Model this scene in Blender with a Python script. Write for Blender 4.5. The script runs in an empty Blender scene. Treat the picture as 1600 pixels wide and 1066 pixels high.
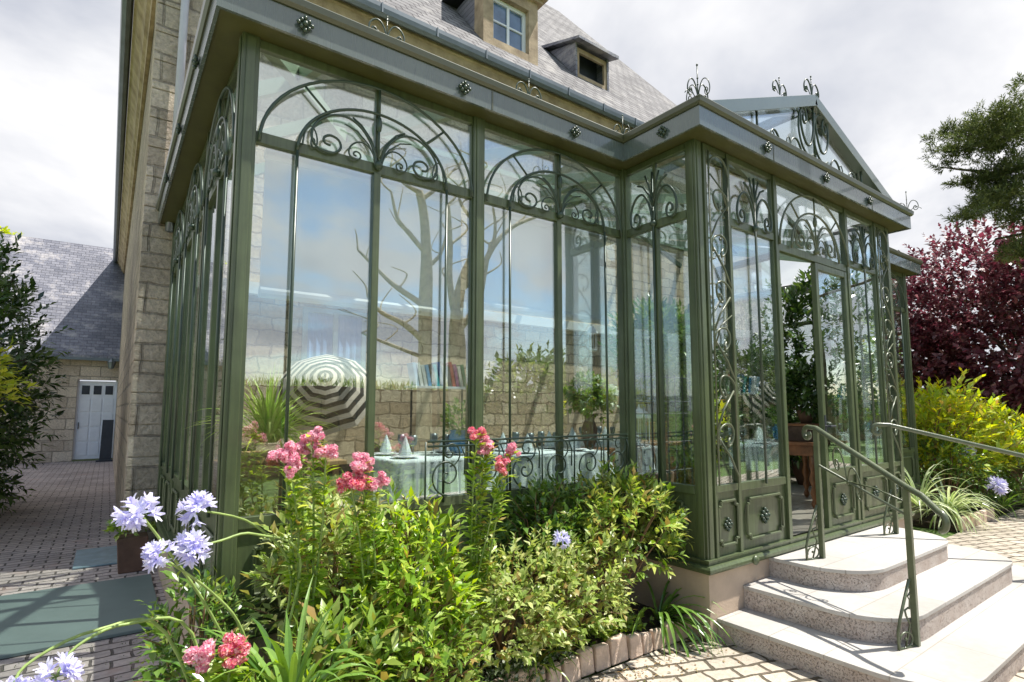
import bpy, math, random
import numpy as np
from mathutils import Vector, Matrix, Quaternion
rnd = random.Random(7)
RS = np.random.RandomState(11)
sc = bpy.context.scene
COL = sc.collection
PI = math.pi
# ------------------------------------------------------------------ camera numbers
F, CX, CY, YAW, PIT, H = 862.8, 800., 556.3, .6291, .0969, 1.6
_fx, _fy = math.sin(YAW), math.cos(YAW); _rx, _ry = _fy, -_fx
_cp, _sp = math.cos(PIT), math.sin(PIT)
def ray(px, py):
    a = (px-CX)/F; b = (CY-py)/F
    d = _cp-b*_sp; z = _sp+b*_cp
    return Vector((a*_rx+d*_fx, a*_ry+d*_fy, z))
def atY(px, py, Y):
    v = ray(px, py); return Vector((0, 0, H))+v*(Y/v.y)
def atX(px, py, X):
    v = ray(px, py); return Vector((0, 0, H))+v*(X/v.x)
def atZ(px, py, Z=0.):
    v = ray(px, py); return Vector((0, 0, H))+v*((Z-H)/v.z)
# ------------------------------------------------------------------ mesh builder
class MB:
    def __init__(s): s.v = []; s.f = []; s.m = []
    def add(s, vs, fs, mi=0):
        b = len(s.v); s.v += [tuple(v) for v in vs]
        for f in fs: s.f.append(tuple(b+i for i in f)); s.m.append(mi)
        return s
    def box(s, a, b, mi=0):
        x0, y0, z0 = a; x1, y1, z1 = b
        return s.add([(x0,y0,z0),(x1,y0,z0),(x1,y1,z0),(x0,y1,z0),(x0,y0,z1),(x1,y0,z1),(x1,y1,z1),(x0,y1,z1)],
              [(0,3,2,1),(4,5,6,7),(0,1,5,4),(1,2,6,5),(2,3,7,6),(3,0,4,7)], mi)
    def boxf(s, fr, u0, u1, v0, v1, w0, w1, mi=0):
        c = [fr(u, v, w) for w in (w0, w1) for (u, v) in ((u0,v0),(u1,v0),(u1,v1),(u0,v1))]
        return s.add(c, [(0,3,2,1),(4,5,6,7),(0,1,5,4),(1,2,6,5),(2,3,7,6),(3,0,4,7)], mi)
    def tube(s, pts, r, n=6, mi=0, cap=True):
        pts = [Vector(p) for p in pts]
        m = len(pts)
        rr = r if isinstance(r, (list, tuple)) else [r]*m
        t0 = (pts[1]-pts[0]).normalized()
        up = Vector((0,0,1)) if abs(t0.z) < .9 else Vector((1,0,0))
        nrm = (up-t0*up.dot(t0)).normalized()
        rings = []
        for i in range(m):
            t = (pts[min(i+1,m-1)]-pts[max(i-1,0)])
            t = t.normalized() if t.length > 1e-9 else t0
            nrm = (nrm-t*nrm.dot(t))
            nrm = nrm.normalized() if nrm.length > 1e-6 else t.orthogonal().normalized()
            b = t.cross(nrm)
            rings.append([pts[i]+(nrm*math.cos(2*PI*k/n)+b*math.sin(2*PI*k/n))*rr[i] for k in range(n)])
        vs = [v for R in rings for v in R]; fs = []
        for i in range(m-1):
            for k in range(n):
                fs.append((i*n+k, i*n+(k+1)%n, (i+1)*n+(k+1)%n, (i+1)*n+k))
        if cap: fs.append(tuple(range(n-1,-1,-1))); fs.append(tuple((m-1)*n+k for k in range(n)))
        return s.add(vs, fs, mi)
    def lathe(s, c, prof, n=16, mi=0, ax=None):
        c = Vector(c); q = Vector((0,0,1)).rotation_difference(Vector(ax).normalized()) if ax is not None else None
        vs = []
        for (r, z) in prof:
            for k in range(n):
                p = Vector((r*math.cos(2*PI*k/n), r*math.sin(2*PI*k/n), z))
                if q: p = q @ p
                vs.append(c+p)
        fs = []
        for i in range(len(prof)-1):
            for k in range(n):
                fs.append((i*n+k, i*n+(k+1)%n, (i+1)*n+(k+1)%n, (i+1)*n+k))
        fs.append(tuple(range(n-1,-1,-1))); fs.append(tuple((len(prof)-1)*n+k for k in range(n)))
        return s.add(vs, fs, mi)
    def prism(s, poly, z0, z1, mi=0):
        n = len(poly)
        vs = [(p[0],p[1],z0) for p in poly]+[(p[0],p[1],z1) for p in poly]
        fs = [tuple(range(n-1,-1,-1)), tuple(range(n,2*n))]+[(i,(i+1)%n,n+(i+1)%n,n+i) for i in range(n)]
        return s.add(vs, fs, mi)
    def ball(s, c, r, n=8, mi=0, sq=(1,1,1)):
        c = Vector(c); vs = []; m = max(4, n//2+1)
        for i in range(m+1):
            a = PI*i/m
            for k in range(n):
                vs.append((c.x+sq[0]*r*math.sin(a)*math.cos(2*PI*k/n), c.y+sq[1]*r*math.sin(a)*math.sin(2*PI*k/n), c.z+sq[2]*r*math.cos(a)))
        fs = [(i*n+k, (i+1)*n+k, (i+1)*n+(k+1)%n, i*n+(k+1)%n) for i in range(m) for k in range(n)]
        return s.add(vs, fs, mi)
def wloc(o):
    l = Vector((0,0,0))
    while o is not None: l += o.location; o = o.parent
    return l
def link(name, me, mats, parent=None, label=None, smooth=False):
    if not isinstance(mats, (list, tuple)): mats = [mats]
    for m in mats: me.materials.append(m)
    o = bpy.data.objects.new(name, me); COL.objects.link(o)
    if parent is not None: o.parent = parent
    if label: o['label'] = label
    if smooth:
        me.polygons.foreach_set('use_smooth', [True]*len(me.polygons))
    return o
def part(name, mb, mats, parent=None, label=None, smooth=False, bevel=0):
    off = wloc(parent) if parent is not None else Vector((0,0,0))
    me = bpy.data.meshes.new(name)
    me.from_pydata([(v[0]-off.x, v[1]-off.y, v[2]-off.z) for v in mb.v], [], mb.f)
    me.polygons.foreach_set('material_index', mb.m)
    me.update()
    o = link(name, me, mats, parent, label, smooth)
    if bevel:
        b = o.modifiers.new('bev', 'BEVEL'); b.width = bevel; b.segments = 2; b.limit_method = 'ANGLE'
    return o
def top(name, label, cat, loc=(0,0,0), group=None):
    o = bpy.data.objects.new(name, None); COL.objects.link(o); o.location = loc
    o.empty_display_size = .1
    return tag(o, label, cat, group)
def tag(o, label, cat, group=None):
    o['label'] = label; o['category'] = cat
    if group: o['group'] = group
    return o
def struct(o, kind='structure', label=None, cat=None):
    o['kind'] = kind
    if label: o['label'] = label
    if cat: o['category'] = cat
    return o
# ------------------------------------------------------------------ materials
def newmat(name):
    m = bpy.data.materials.new(name); m.use_nodes = True
    nt = m.node_tree; nt.nodes.clear()
    out = nt.nodes.new('ShaderNodeOutputMaterial')
    return m, nt, out
def N(nt, t, **k):
    n = nt.nodes.new(t)
    for a, b in k.items():
        if a in ('operation','blend_type','data_type','noise_dimensions','feature','distribution','offset','squash','offset_frequency'): setattr(n, a, b)
        else: n.inputs[a.replace('_',' ')].default_value = b
    return n
def L(nt, a, b): nt.links.new(a, b)
def rgba(c): return (c[0], c[1], c[2], 1)
def mat(name, col, rough=.5, metal=0, var=.15, scale=6, bump=0, bscale=60, col2=None, spec=.5, coat=0, streak=0):
    m, nt, out = newmat(name)
    b = N(nt, 'ShaderNodeBsdfPrincipled', Roughness=rough, Metallic=metal)
    b.inputs['Specular IOR Level'].default_value = spec
    b.inputs['Coat Weight'].default_value = coat
    geo = nt.nodes.new('ShaderNodeNewGeometry')
    nz = N(nt, 'ShaderNodeTexNoise', Scale=scale, Detail=6., Roughness=.6)
    L(nt, geo.outputs['Position'], nz.inputs['Vector'])
    cr = nt.nodes.new('ShaderNodeValToRGB')
    c2 = col2 or tuple(x*(1+var*1.3) for x in col); c1 = tuple(x*(1-var*1.3) for x in col)
    cr.color_ramp.elements[0].color = rgba(c1); cr.color_ramp.elements[0].position = .3
    cr.color_ramp.elements[1].color = rgba(c2); cr.color_ramp.elements[1].position = .7
    L(nt, nz.outputs['Fac'], cr.inputs['Fac']); L(nt, cr.outputs['Color'], b.inputs['Base Color'])
    if streak:
        mp = nt.nodes.new('ShaderNodeMapping'); mp.inputs['Scale'].default_value = (38, 38, 1.6); L(nt, geo.outputs['Position'], mp.inputs['Vector'])
        ns = N(nt, 'ShaderNodeTexNoise', Scale=1., Detail=5., Roughness=.65); L(nt, mp.outputs[0], ns.inputs['Vector'])
        ms_ = N(nt, 'ShaderNodeMapRange'); ms_.inputs['From Min'].default_value = .3; ms_.inputs['From Max'].default_value = .7; ms_.inputs['To Min'].default_value = 1-streak; ms_.inputs['To Max'].default_value = 1+streak*.7
        L(nt, ns.outputs['Fac'], ms_.inputs['Value'])
        vs_ = nt.nodes.new('ShaderNodeVectorMath'); vs_.operation = 'SCALE'; L(nt, cr.outputs['Color'], vs_.inputs[0]); L(nt, ms_.outputs[0], vs_.inputs['Scale']); L(nt, vs_.outputs[0], b.inputs['Base Color'])
        mr_ = N(nt, 'ShaderNodeMapRange'); mr_.inputs['To Min'].default_value = rough*1.7; mr_.inputs['To Max'].default_value = rough*.7; L(nt, ns.outputs['Fac'], mr_.inputs['Value']); L(nt, mr_.outputs[0], b.inputs['Roughness'])
    if bump:
        n2 = N(nt, 'ShaderNodeTexNoise', Scale=bscale, Detail=4.)
        L(nt, geo.outputs['Position'], n2.inputs['Vector'])
        bp = N(nt, 'ShaderNodeBump', Strength=bump, Distance=.01); L(nt, n2.outputs['Fac'], bp.inputs['Height'])
        L(nt, bp.outputs['Normal'], b.inputs['Normal'])
    L(nt, b.outputs['BSDF'], out.inputs['Surface'])
    return m
def brick(name, plane, c1, c2, mortar, bw, rh, ms, rough=.85, bump=.6, dist=.02, offset=.5, dscale=3., fine=.5, stain=None, freq=2, bdist=.02, spec=.3, rot=0, bmode='brick'):
    m, nt, out = newmat(name)
    b = N(nt, 'ShaderNodeBsdfPrincipled', Roughness=rough); b.inputs['Specular IOR Level'].default_value = spec
    geo = nt.nodes.new('ShaderNodeNewGeometry'); pos = geo.outputs['Position']
    nd = N(nt, 'ShaderNodeTexNoise', Scale=dscale, Detail=3.); L(nt, pos, nd.inputs['Vector'])
    sub = nt.nodes.new('ShaderNodeVectorMath'); sub.operation = 'SUBTRACT'; L(nt, nd.outputs['Color'], sub.inputs[0]); sub.inputs[1].default_value = (.5,.5,.5)
    scl = nt.nodes.new('ShaderNodeVectorMath'); scl.operation = 'SCALE'; L(nt, sub.outputs[0], scl.inputs[0]); scl.inputs['Scale'].default_value = dist
    ad = nt.nodes.new('ShaderNodeVectorMath'); ad.operation = 'ADD'; L(nt, pos, ad.inputs[0]); L(nt, scl.outputs[0], ad.inputs[1])
    sp = nt.nodes.new('ShaderNodeSeparateXYZ'); L(nt, ad.outputs[0], sp.inputs[0])
    cb = nt.nodes.new('ShaderNodeCombineXYZ')
    ax = {'x':0,'y':1,'z':2}
    L(nt, sp.outputs[ax[plane[0]]], cb.inputs[0]); L(nt, sp.outputs[ax[plane[1]]], cb.inputs[1])
    vec = cb.outputs[0]
    if rot:
        vr = nt.nodes.new('ShaderNodeVectorRotate'); vr.inputs['Angle'].default_value = rot; L(nt, vec, vr.inputs['Vector']); vec = vr.outputs[0]
    br = nt.nodes.new('ShaderNodeTexBrick'); br.offset = offset; br.offset_frequency = freq
    br.inputs['Color1'].default_value = rgba(c1); br.inputs['Color2'].default_value = rgba(c2); br.inputs['Mortar'].default_value = rgba(mortar)
    br.inputs['Scale'].default_value = 1; br.inputs['Mortar Size'].default_value = ms; br.inputs['Mortar Smooth'].default_value = .35
    br.inputs['Brick Width'].default_value = bw; br.inputs['Row Height'].default_value = rh; br.inputs['Bias'].default_value = 0
    L(nt, vec, br.inputs['Vector'])
    n2 = N(nt, 'ShaderNodeTexNoise', Scale=22., Detail=8., Roughness=.7); L(nt, pos, n2.inputs['Vector'])
    n3 = N(nt, 'ShaderNodeTexNoise', Scale=1.1, Detail=4.); L(nt, pos, n3.inputs['Vector'])
    mr = N(nt, 'ShaderNodeMapRange'); mr.inputs['From Min'].default_value = .25; mr.inputs['From Max'].default_value = .75; mr.inputs['To Min'].default_value = 1-fine; mr.inputs['To Max'].default_value = 1+fine*.6
    L(nt, n2.outputs['Fac'], mr.inputs['Value'])
    mr2 = N(nt, 'ShaderNodeMapRange'); mr2.inputs['From Min'].default_value = .3; mr2.inputs['From Max'].default_value = .7; mr2.inputs['To Min'].default_value = .8; mr2.inputs['To Max'].default_value = 1.15
    L(nt, n3.outputs['Fac'], mr2.inputs['Value'])
    mu = N(nt, 'ShaderNodeMath', operation='MULTIPLY'); L(nt, mr.outputs[0], mu.inputs[0]); L(nt, mr2.outputs[0], mu.inputs[1])
    vm = nt.nodes.new('ShaderNodeVectorMath'); vm.operation = 'SCALE'; L(nt, br.outputs['Color'], vm.inputs[0]); L(nt, mu.outputs[0], vm.inputs['Scale'])
    colout = vm.outputs[0]
    if stain:
        n4 = N(nt, 'ShaderNodeTexNoise', Scale=stain[1], Detail=6., Roughness=.7); L(nt, pos, n4.inputs['Vector'])
        r4 = N(nt, 'ShaderNodeMapRange'); r4.inputs['From Min'].default_value = stain[2]; r4.inputs['From Max'].default_value = stain[2]+.15; L(nt, n4.outputs['Fac'], r4.inputs['Value'])
        mx = nt.nodes.new('ShaderNodeMix'); mx.data_type = 'RGBA'; L(nt, r4.outputs[0], mx.inputs[0]); L(nt, colout, mx.inputs[6]); mx.inputs[7].default_value = rgba(stain[0])
        colout = mx.outputs[2]
    L(nt, colout, b.inputs['Base Color'])
    inv = N(nt, 'ShaderNodeMath', operation='SUBTRACT'); inv.inputs[0].default_value = 1; L(nt, br.outputs['Fac'], inv.inputs[1])
    add = N(nt, 'ShaderNodeMath', operation='MULTIPLY_ADD'); L(nt, n2.outputs['Fac'], add.inputs[0]); add.inputs[1].default_value = .6; L(nt, inv.outputs[0], add.inputs[2])
    bp = N(nt, 'ShaderNodeBump', Strength=bump, Distance=bdist); L(nt, add.outputs[0], bp.inputs['Height']); L(nt, bp.outputs['Normal'], b.inputs['Normal'])
    L(nt, b.outputs['BSDF'], out.inputs['Surface'])
    return m
def leafmat(name, cols, trans=.35, rough=.45, spec=.4):
    """cols: list of colours picked at random per leaf"""
    m, nt, out = newmat(name)
    if name in ('lime_leaves','mid_leaves','pale_edged_leaves','choisya_leaves','golden_leaves'): cols = cols+[cols[1], (.30,.20,.07)]
    geo = nt.nodes.new('ShaderNodeNewGeometry')
    cr = nt.nodes.new('ShaderNodeValToRGB'); e = cr.color_ramp.elements
    while len(e) < len(cols): e.new(.5)
    gn = 1.0 if ('petals' in name or 'plum' in name) else 1.18
    cols = [tuple(min(.9, q*gn) for q in c) for c in cols]
    for i, c in enumerate(cols): e[i].position = i/max(1, len(cols)-1); e[i].color = rgba(c)
    L(nt, geo.outputs['Random Per Island'], cr.inputs['Fac'])
    b = N(nt, 'ShaderNodeBsdfPrincipled', Roughness=rough); b.inputs['Specular IOR Level'].default_value = spec
    L(nt, cr.outputs['Color'], b.inputs['Base Color'])
    tr = nt.nodes.new('ShaderNodeBsdfTranslucent')
    hs = N(nt, 'ShaderNodeHueSaturation', Hue=.48, Saturation=1.15, Value=1.4); L(nt, cr.outputs['Color'], hs.inputs['Color']); L(nt, hs.outputs['Color'], tr.inputs['Color'])
    mx = N(nt, 'ShaderNodeMixShader', Fac=trans); L(nt, b.outputs[0], mx.inputs[1]); L(nt, tr.outputs[0], mx.inputs[2])
    L(nt, mx.outputs[0], out.inputs['Surface'])
    return m
def glassmat(name, tint, base, fgain=1.3):
    m, nt, out = newmat(name)
    tp = nt.nodes.new('ShaderNodeBsdfTransparent'); tp.inputs[0].default_value = rgba(tint)
    gl = nt.nodes.new('ShaderNodeBsdfGlossy'); gl.inputs['Roughness'].default_value = 0.0; gl.inputs['Color'].default_value = (.95,.98,1,1)
    geo = nt.nodes.new('ShaderNodeNewGeometry')
    nz = N(nt, 'ShaderNodeTexNoise', Scale=1.3, Detail=1.); L(nt, geo.outputs['Position'], nz.inputs['Vector'])
    bp = N(nt, 'ShaderNodeBump', Strength=.13, Distance=.02); L(nt, nz.outputs['Fac'], bp.inputs['Height']); L(nt, bp.outputs[0], gl.inputs['Normal'])
    lw = nt.nodes.new('ShaderNodeLayerWeight'); lw.inputs['Blend'].default_value = .5
    fr = N(nt, 'ShaderNodeMath', operation='POWER'); L(nt, lw.outputs['Facing'], fr.inputs[0]); fr.inputs[1].default_value = 4.
    ma = N(nt, 'ShaderNodeMath', operation='MULTIPLY_ADD'); ma.use_clamp = True
    L(nt, fr.outputs[0], ma.inputs[0]); ma.inputs[1].default_value = fgain; ma.inputs[2].default_value = base
    mx = nt.nodes.new('ShaderNodeMixShader'); L(nt, ma.outputs[0], mx.inputs[0]); L(nt, tp.outputs[0], mx.inputs[1]); L(nt, gl.outputs[0], mx.inputs[2])
    L(nt, mx.outputs[0], out.inputs['Surface'])
    return m
M = {}
M['green'] = mat('green_paint', (.082,.108,.048), rough=.30, var=.18, scale=3, spec=.6, coat=.15, streak=.3)
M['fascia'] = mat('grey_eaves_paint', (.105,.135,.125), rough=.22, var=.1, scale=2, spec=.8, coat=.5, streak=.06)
M['gutterp'] = mat('olive_gutter_paint', (.07,.078,.04), rough=.3, var=.1, spec=.7)
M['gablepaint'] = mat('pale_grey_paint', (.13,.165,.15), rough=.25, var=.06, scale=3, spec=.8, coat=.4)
M['iron'] = mat('dark_green_iron', (.04,.065,.04), rough=.35, var=.12, scale=12, spec=.6)
M['rail'] = mat('rail_paint', (.10,.12,.065), rough=.32, var=.15, scale=14, spec=.6, bump=.15, bscale=90)
M['glass'] = glassmat('window_glass', (.95,.99,.97), .25, .5)
M['roofglass'] = glassmat('roof_glass', (.93,.97,.96), .05, .2)
M['darkglass'] = mat('dark_window_glass', (.10,.16,.26), rough=.04, var=.4, scale=1.5, spec=1.0)
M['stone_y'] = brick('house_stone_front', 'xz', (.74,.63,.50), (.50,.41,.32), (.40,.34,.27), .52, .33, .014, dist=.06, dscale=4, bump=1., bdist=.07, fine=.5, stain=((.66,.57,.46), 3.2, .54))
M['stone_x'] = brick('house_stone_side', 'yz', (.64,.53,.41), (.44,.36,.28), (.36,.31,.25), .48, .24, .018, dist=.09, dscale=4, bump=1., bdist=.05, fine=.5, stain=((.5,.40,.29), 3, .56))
M['cornice'] = mat('cornice_stone', (.40,.285,.175), rough=.85, var=.3, scale=3.5, bump=.5, bscale=25, col2=(.55,.42,.28))
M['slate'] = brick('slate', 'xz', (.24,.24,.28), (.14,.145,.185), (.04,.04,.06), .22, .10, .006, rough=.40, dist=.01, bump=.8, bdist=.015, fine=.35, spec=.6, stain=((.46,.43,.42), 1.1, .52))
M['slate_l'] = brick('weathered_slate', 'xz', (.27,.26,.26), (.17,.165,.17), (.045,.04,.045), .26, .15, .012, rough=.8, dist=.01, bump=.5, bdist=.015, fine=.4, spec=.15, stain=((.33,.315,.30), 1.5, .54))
M['zinc'] = mat('zinc', (.16,.185,.20), rough=.38, metal=.55, var=.15, scale=3)
M['pipe'] = mat('pale_pipe', (.55,.55,.66), rough=.35, var=.05)
M['plinth'] = mat('plinth_stone', (.50,.39,.29), rough=.8, var=.12, scale=3, bump=.25, bscale=80)
M['tread'] = brick('tread_stone', 'xy', (.55,.525,.49), (.49,.465,.43), (.36,.33,.29), .62, .34, .004, rough=.5, offset=.5, dist=0, bump=.15, fine=.12, spec=.4, bdist=.006, stain=((.44,.41,.36), 2.2, .60))
M['white'] = mat('white_paint', (.80,.82,.86), rough=.4, var=.04)
M['wood'] = mat('brown_wood', (.20,.085,.035), rough=.4, var=.35, scale=9)
M['lwood'] = mat('light_wood', (.42,.27,.13), rough=.5, var=.25, scale=9)
M['dark'] = mat('dark_metal', (.03,.035,.045), rough=.4, var=.2)
M['wicker'] = mat('dark_wicker', (.07,.05,.035), rough=.6, var=.4, scale=60, bump=.8, bscale=120)
M['cloth'] = mat('white_cloth', (.68,.76,.78), rough=.9, var=.05, bump=.3, bscale=9)
M['blind'] = mat('blind_fabric', (.80,.85,.90), rough=.9, var=.03, scale=2)
M['beam'] = mat('painted_beam', (.72,.74,.70), rough=.7, var=.04)
M['plaster'] = mat('cream_plaster', (.66,.60,.46), rough=.8, var=.06)
M['inwall'] = brick('inner_stone', 'xz', (.78,.66,.48), (.50,.38,.25), (.36,.28,.19), .31, .17, .012, dist=.12, dscale=5, bump=.9, bdist=.03, fine=.35)
M['floor'] = brick('tile_floor', 'xy', (.55,.50,.43), (.50,.45,.39), (.3,.27,.23), .5, .5, .006, rough=.25, offset=0, dist=0, bump=.1, fine=.1)
M['soil'] = mat('soil', (.055,.038,.025), rough=.95, var=.5, scale=25, bump=1, bscale=60)
M['grass'] = mat('lawn', (.10,.17,.035), rough=.9, var=.4, scale=8, bump=1, bscale=90)
M['mat'] = mat('grey_green_plate', (.155,.205,.195), rough=.5, var=.06, scale=3, bump=.15, bscale=120)
M['plate'] = mat('blue_grey_plate', (.22,.32,.36), rough=.25, var=.15, scale=8, spec=.6)
M['terra'] = mat('brown_pot', (.16,.09,.06), rough=.7, var=.25)
M['curtain'] = mat('blue_curtain', (.16,.30,.55), rough=.85, var=.12, scale=5)
M['edge'] = mat('pink_edging_stone', (.60,.46,.36), rough=.85, var=.22, scale=7, bump=.6, bscale=45)
M['bark'] = mat('pale_bark', (.50,.45,.34), rough=.9, var=.3, scale=7, bump=.8, bscale=30)
M['dbark'] = mat('dark_bark', (.09,.06,.045), rough=.9, var=.3, scale=9, bump=.8, bscale=30)
M['stem'] = mat('green_stem', (.26,.36,.10), rough=.5, var=.2, scale=20)
M['rstem'] = mat('reddish_stem', (.20,.12,.06), rough=.6, var=.3, scale=20)
def stepriser():
    m, nt, out = newmat('pitted_riser_stone')
    b = N(nt, 'ShaderNodeBsdfPrincipled', Roughness=.8)
    geo = nt.nodes.new('ShaderNodeNewGeometry')
    n1 = N(nt, 'ShaderNodeTexNoise', Scale=7., Detail=6., Roughness=.65); L(nt, geo.outputs['Position'], n1.inputs['Vector'])
    cr = nt.nodes.new('ShaderNodeValToRGB'); e = cr.color_ramp.elements; e[0].position = .3; e[0].color = (.42,.34,.29,1); e[1].position = .7; e[1].color = (.55,.49,.44,1)
    L(nt, n1.outputs['Fac'], cr.inputs[0])
    vo = N(nt, 'ShaderNodeTexNoise', Scale=75., Detail=5., Roughness=.8); L(nt, geo.outputs['Position'], vo.inputs['Vector'])
    r = N(nt, 'ShaderNodeMapRange'); r.inputs['From Min'].default_value = .36; r.inputs['From Max'].default_value = .46; L(nt, vo.outputs['Fac'], r.inputs['Value'])
    mx = nt.nodes.new('ShaderNodeMix'); mx.data_type = 'RGBA'; L(nt, r.outputs[0], mx.inputs[0]); mx.inputs[6].default_value = (.30,.23,.18,1); L(nt, cr.outputs[0], mx.inputs[7])
    L(nt, mx.outputs[2], b.inputs['Base Color'])
    bp = N(nt, 'ShaderNodeBump', Strength=.7, Distance=.01); L(nt, r.outputs[0], bp.inputs['Height']); L(nt, bp.outputs[0], b.inputs['Normal'])
    L(nt, b.outputs[0], out.inputs[0]); return m
M['riser'] = stepriser()
M['paver'] = brick('cream_pavers', 'xy', (.60,.53,.43), (.45,.39,.32), (.12,.10,.07), .20, .135, .013, rough=.85, dist=.085, dscale=5, bump=.9, bdist=.03, fine=.25, rot=.35, stain=((.36,.26,.21), 1.4, .60))
M['path'] = brick('pink_grey_bricks', 'xy', (.60,.51,.47), (.44,.38,.36), (.14,.12,.11), .22, .115, .010, rough=.85, dist=.045, dscale=5, bump=.9, bdist=.02, fine=.35, stain=((.46,.33,.29), 1.8, .58))
M['gwall'] = brick('garden_wall_stone', 'xz', (.30,.20,.12), (.20,.14,.09), (.12,.09,.06), .9, .45, .02, dist=.08, bump=.8, bdist=.04, fine=.45)
# leaves
M['l_lime'] = leafmat('lime_leaves', [(.11,.22,.025),(.22,.37,.04),(.34,.47,.06),(.18,.33,.05),(.52,.60,.16)], .45, rough=.35, spec=.6)
M['l_mid'] = leafmat('mid_leaves', [(.06,.13,.02),(.15,.26,.04),(.26,.39,.07),(.10,.19,.03),(.42,.50,.14)], .38, rough=.3, spec=.6)
M['l_var'] = leafmat('pale_edged_leaves', [(.12,.20,.04),(.26,.37,.09),(.44,.50,.18),(.18,.28,.05),(.60,.62,.32)], .38, rough=.35)
M['l_dark'] = leafmat('dark_glossy_leaves', [(.04,.10,.02),(.09,.18,.03),(.15,.26,.05),(.06,.13,.025),(.30,.38,.08)], .3, rough=.28, spec=.6)
M['l_choisya'] = leafmat('choisya_leaves', [(.07,.14,.02),(.15,.26,.04),(.28,.40,.07),(.46,.54,.14),(.40,.42,.10)], .3, rough=.3, spec=.6)
M['l_ground'] = leafmat('groundcover_leaves', [(.025,.055,.015),(.06,.11,.03),(.10,.15,.05),(.5,.52,.45)], .2)
M['l_strap'] = leafmat('strap_leaves', [(.05,.12,.02),(.10,.20,.03),(.18,.30,.06),(.13,.24,.04)], .25, rough=.25, spec=.7)
M['l_silver'] = leafmat('silver_strap_leaves', [(.22,.32,.12),(.45,.52,.30),(.60,.64,.42),(.30,.42,.12)], .3, rough=.3)
M['l_plum'] = leafmat('plum_leaves', [(.065,.018,.026),(.15,.038,.048),(.26,.075,.085),(.09,.03,.035),(.38,.20,.20)], .3, rough=.35, spec=.5)
M['l_gold'] = leafmat('golden_leaves', [(.16,.28,.03),(.34,.46,.05),(.56,.58,.07),(.24,.38,.06),(.56,.50,.05)], .45)
M['l_laurel'] = leafmat('laurel_leaves', [(.020,.045,.014),(.035,.075,.02),(.06,.12,.025),(.10,.16,.04)], .22, rough=.25, spec=.7)
M['l_yel'] = leafmat('yellow_green_leaves', [(.22,.32,.03),(.40,.48,.05),(.55,.56,.10)], .4)
M['l_pine'] = leafmat('pine_needles', [(.05,.08,.03),(.09,.13,.04),(.17,.21,.07),(.07,.09,.045)], .15, rough=.6)
M['l_yucca'] = leafmat('yucca_leaves', [(.26,.42,.08),(.42,.58,.12),(.62,.72,.26)], .35)
M['p_pink'] = leafmat('pink_petals', [(.66,.16,.30),(.84,.42,.50),(.90,.66,.70),(.74,.24,.34),(.92,.82,.82)], .3, rough=.7)
M['p_red'] = leafmat('red_petals', [(.58,.06,.16),(.78,.22,.32),(.86,.50,.52),(.72,.16,.12),(.90,.70,.70)], .3, rough=.7)
M['p_blue'] = leafmat('agapanthus_petals', [(.50,.46,.76),(.70,.68,.88),(.84,.84,.94),(.60,.55,.82),(.90,.90,.95)], .35, rough=.6)
M['p_white'] = leafmat('white_petals', [(.8,.8,.76),(.7,.74,.68),(.3,.42,.12)], .3)
# ------------------------------------------------------------------ foliage
def unit(a): return a/np.maximum(np.linalg.norm(a, axis=-1, keepdims=True), 1e-9)
def leafmesh(name, P, D, Nn, Ln, Wd, mats, parent, curl=.15, fold=.12, simple=False, label=None, mi=None):
    P = np.asarray(P, float); n = len(P)
    D = unit(np.asarray(D, float)); Nn = np.asarray(Nn, float); Nn = unit(Nn-D*np.sum(Nn*D, 1, keepdims=True)); S = np.cross(D, Nn)
    Ln = np.broadcast_to(Ln, (n,))[:, None]; Wd = np.broadcast_to(Wd, (n,))[:, None]
    off = wloc(parent) if parent is not None else Vector((0,0,0)); off = np.array(off)
    P = P-off
    mid = P+D*Ln*.45
    a = mid-S*Wd*.5+Nn*Wd*fold; c = mid+S*Wd*.5+Nn*Wd*fold; tip = P+D*Ln-Nn*Ln*curl
    if simple:
        V = np.stack([P, a, tip, c], 1).reshape(-1, 3); k = 4; q = np.array([[0,1,2,3]]); lp = 4
    else:
        V = np.stack([P, a, mid, c, tip], 1).reshape(-1, 3); k = 5; q = np.array([[0,1,2],[1,4,2],[0,2,3],[2,4,3]]); lp = 3
    idx = (np.arange(n)[:, None, None]*k+q[None]).reshape(-1)
    me = bpy.data.meshes.new(name); nf = n*len(q)
    me.vertices.add(len(V)); me.vertices.foreach_set('co', V.reshape(-1))
    me.loops.add(len(idx)); me.loops.foreach_set('vertex_index', idx.astype('i'))
    me.polygons.add(nf); me.polygons.foreach_set('loop_start', (np.arange(nf)*lp).astype('i')); me.polygons.foreach_set('loop_total', np.full(nf, lp, 'i'))
    me.update(calc_edges=True); me.validate()
    return link(name, me, mats, parent, label)
LM = 1.0
def rdir(n, up=0.):
    d = RS.normal(size=(n, 3)); d = unit(d); d[:, 2] += up; return unit(d)
def lump(d, seed, amp=.25, fr=2.3):
    r = np.random.RandomState(seed); o = np.zeros(len(d))
    for k in range(7):
        w = r.normal(size=3)*fr; o += np.sin(d@w+r.rand()*6.28)
    return 1+amp*o/3.
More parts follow.
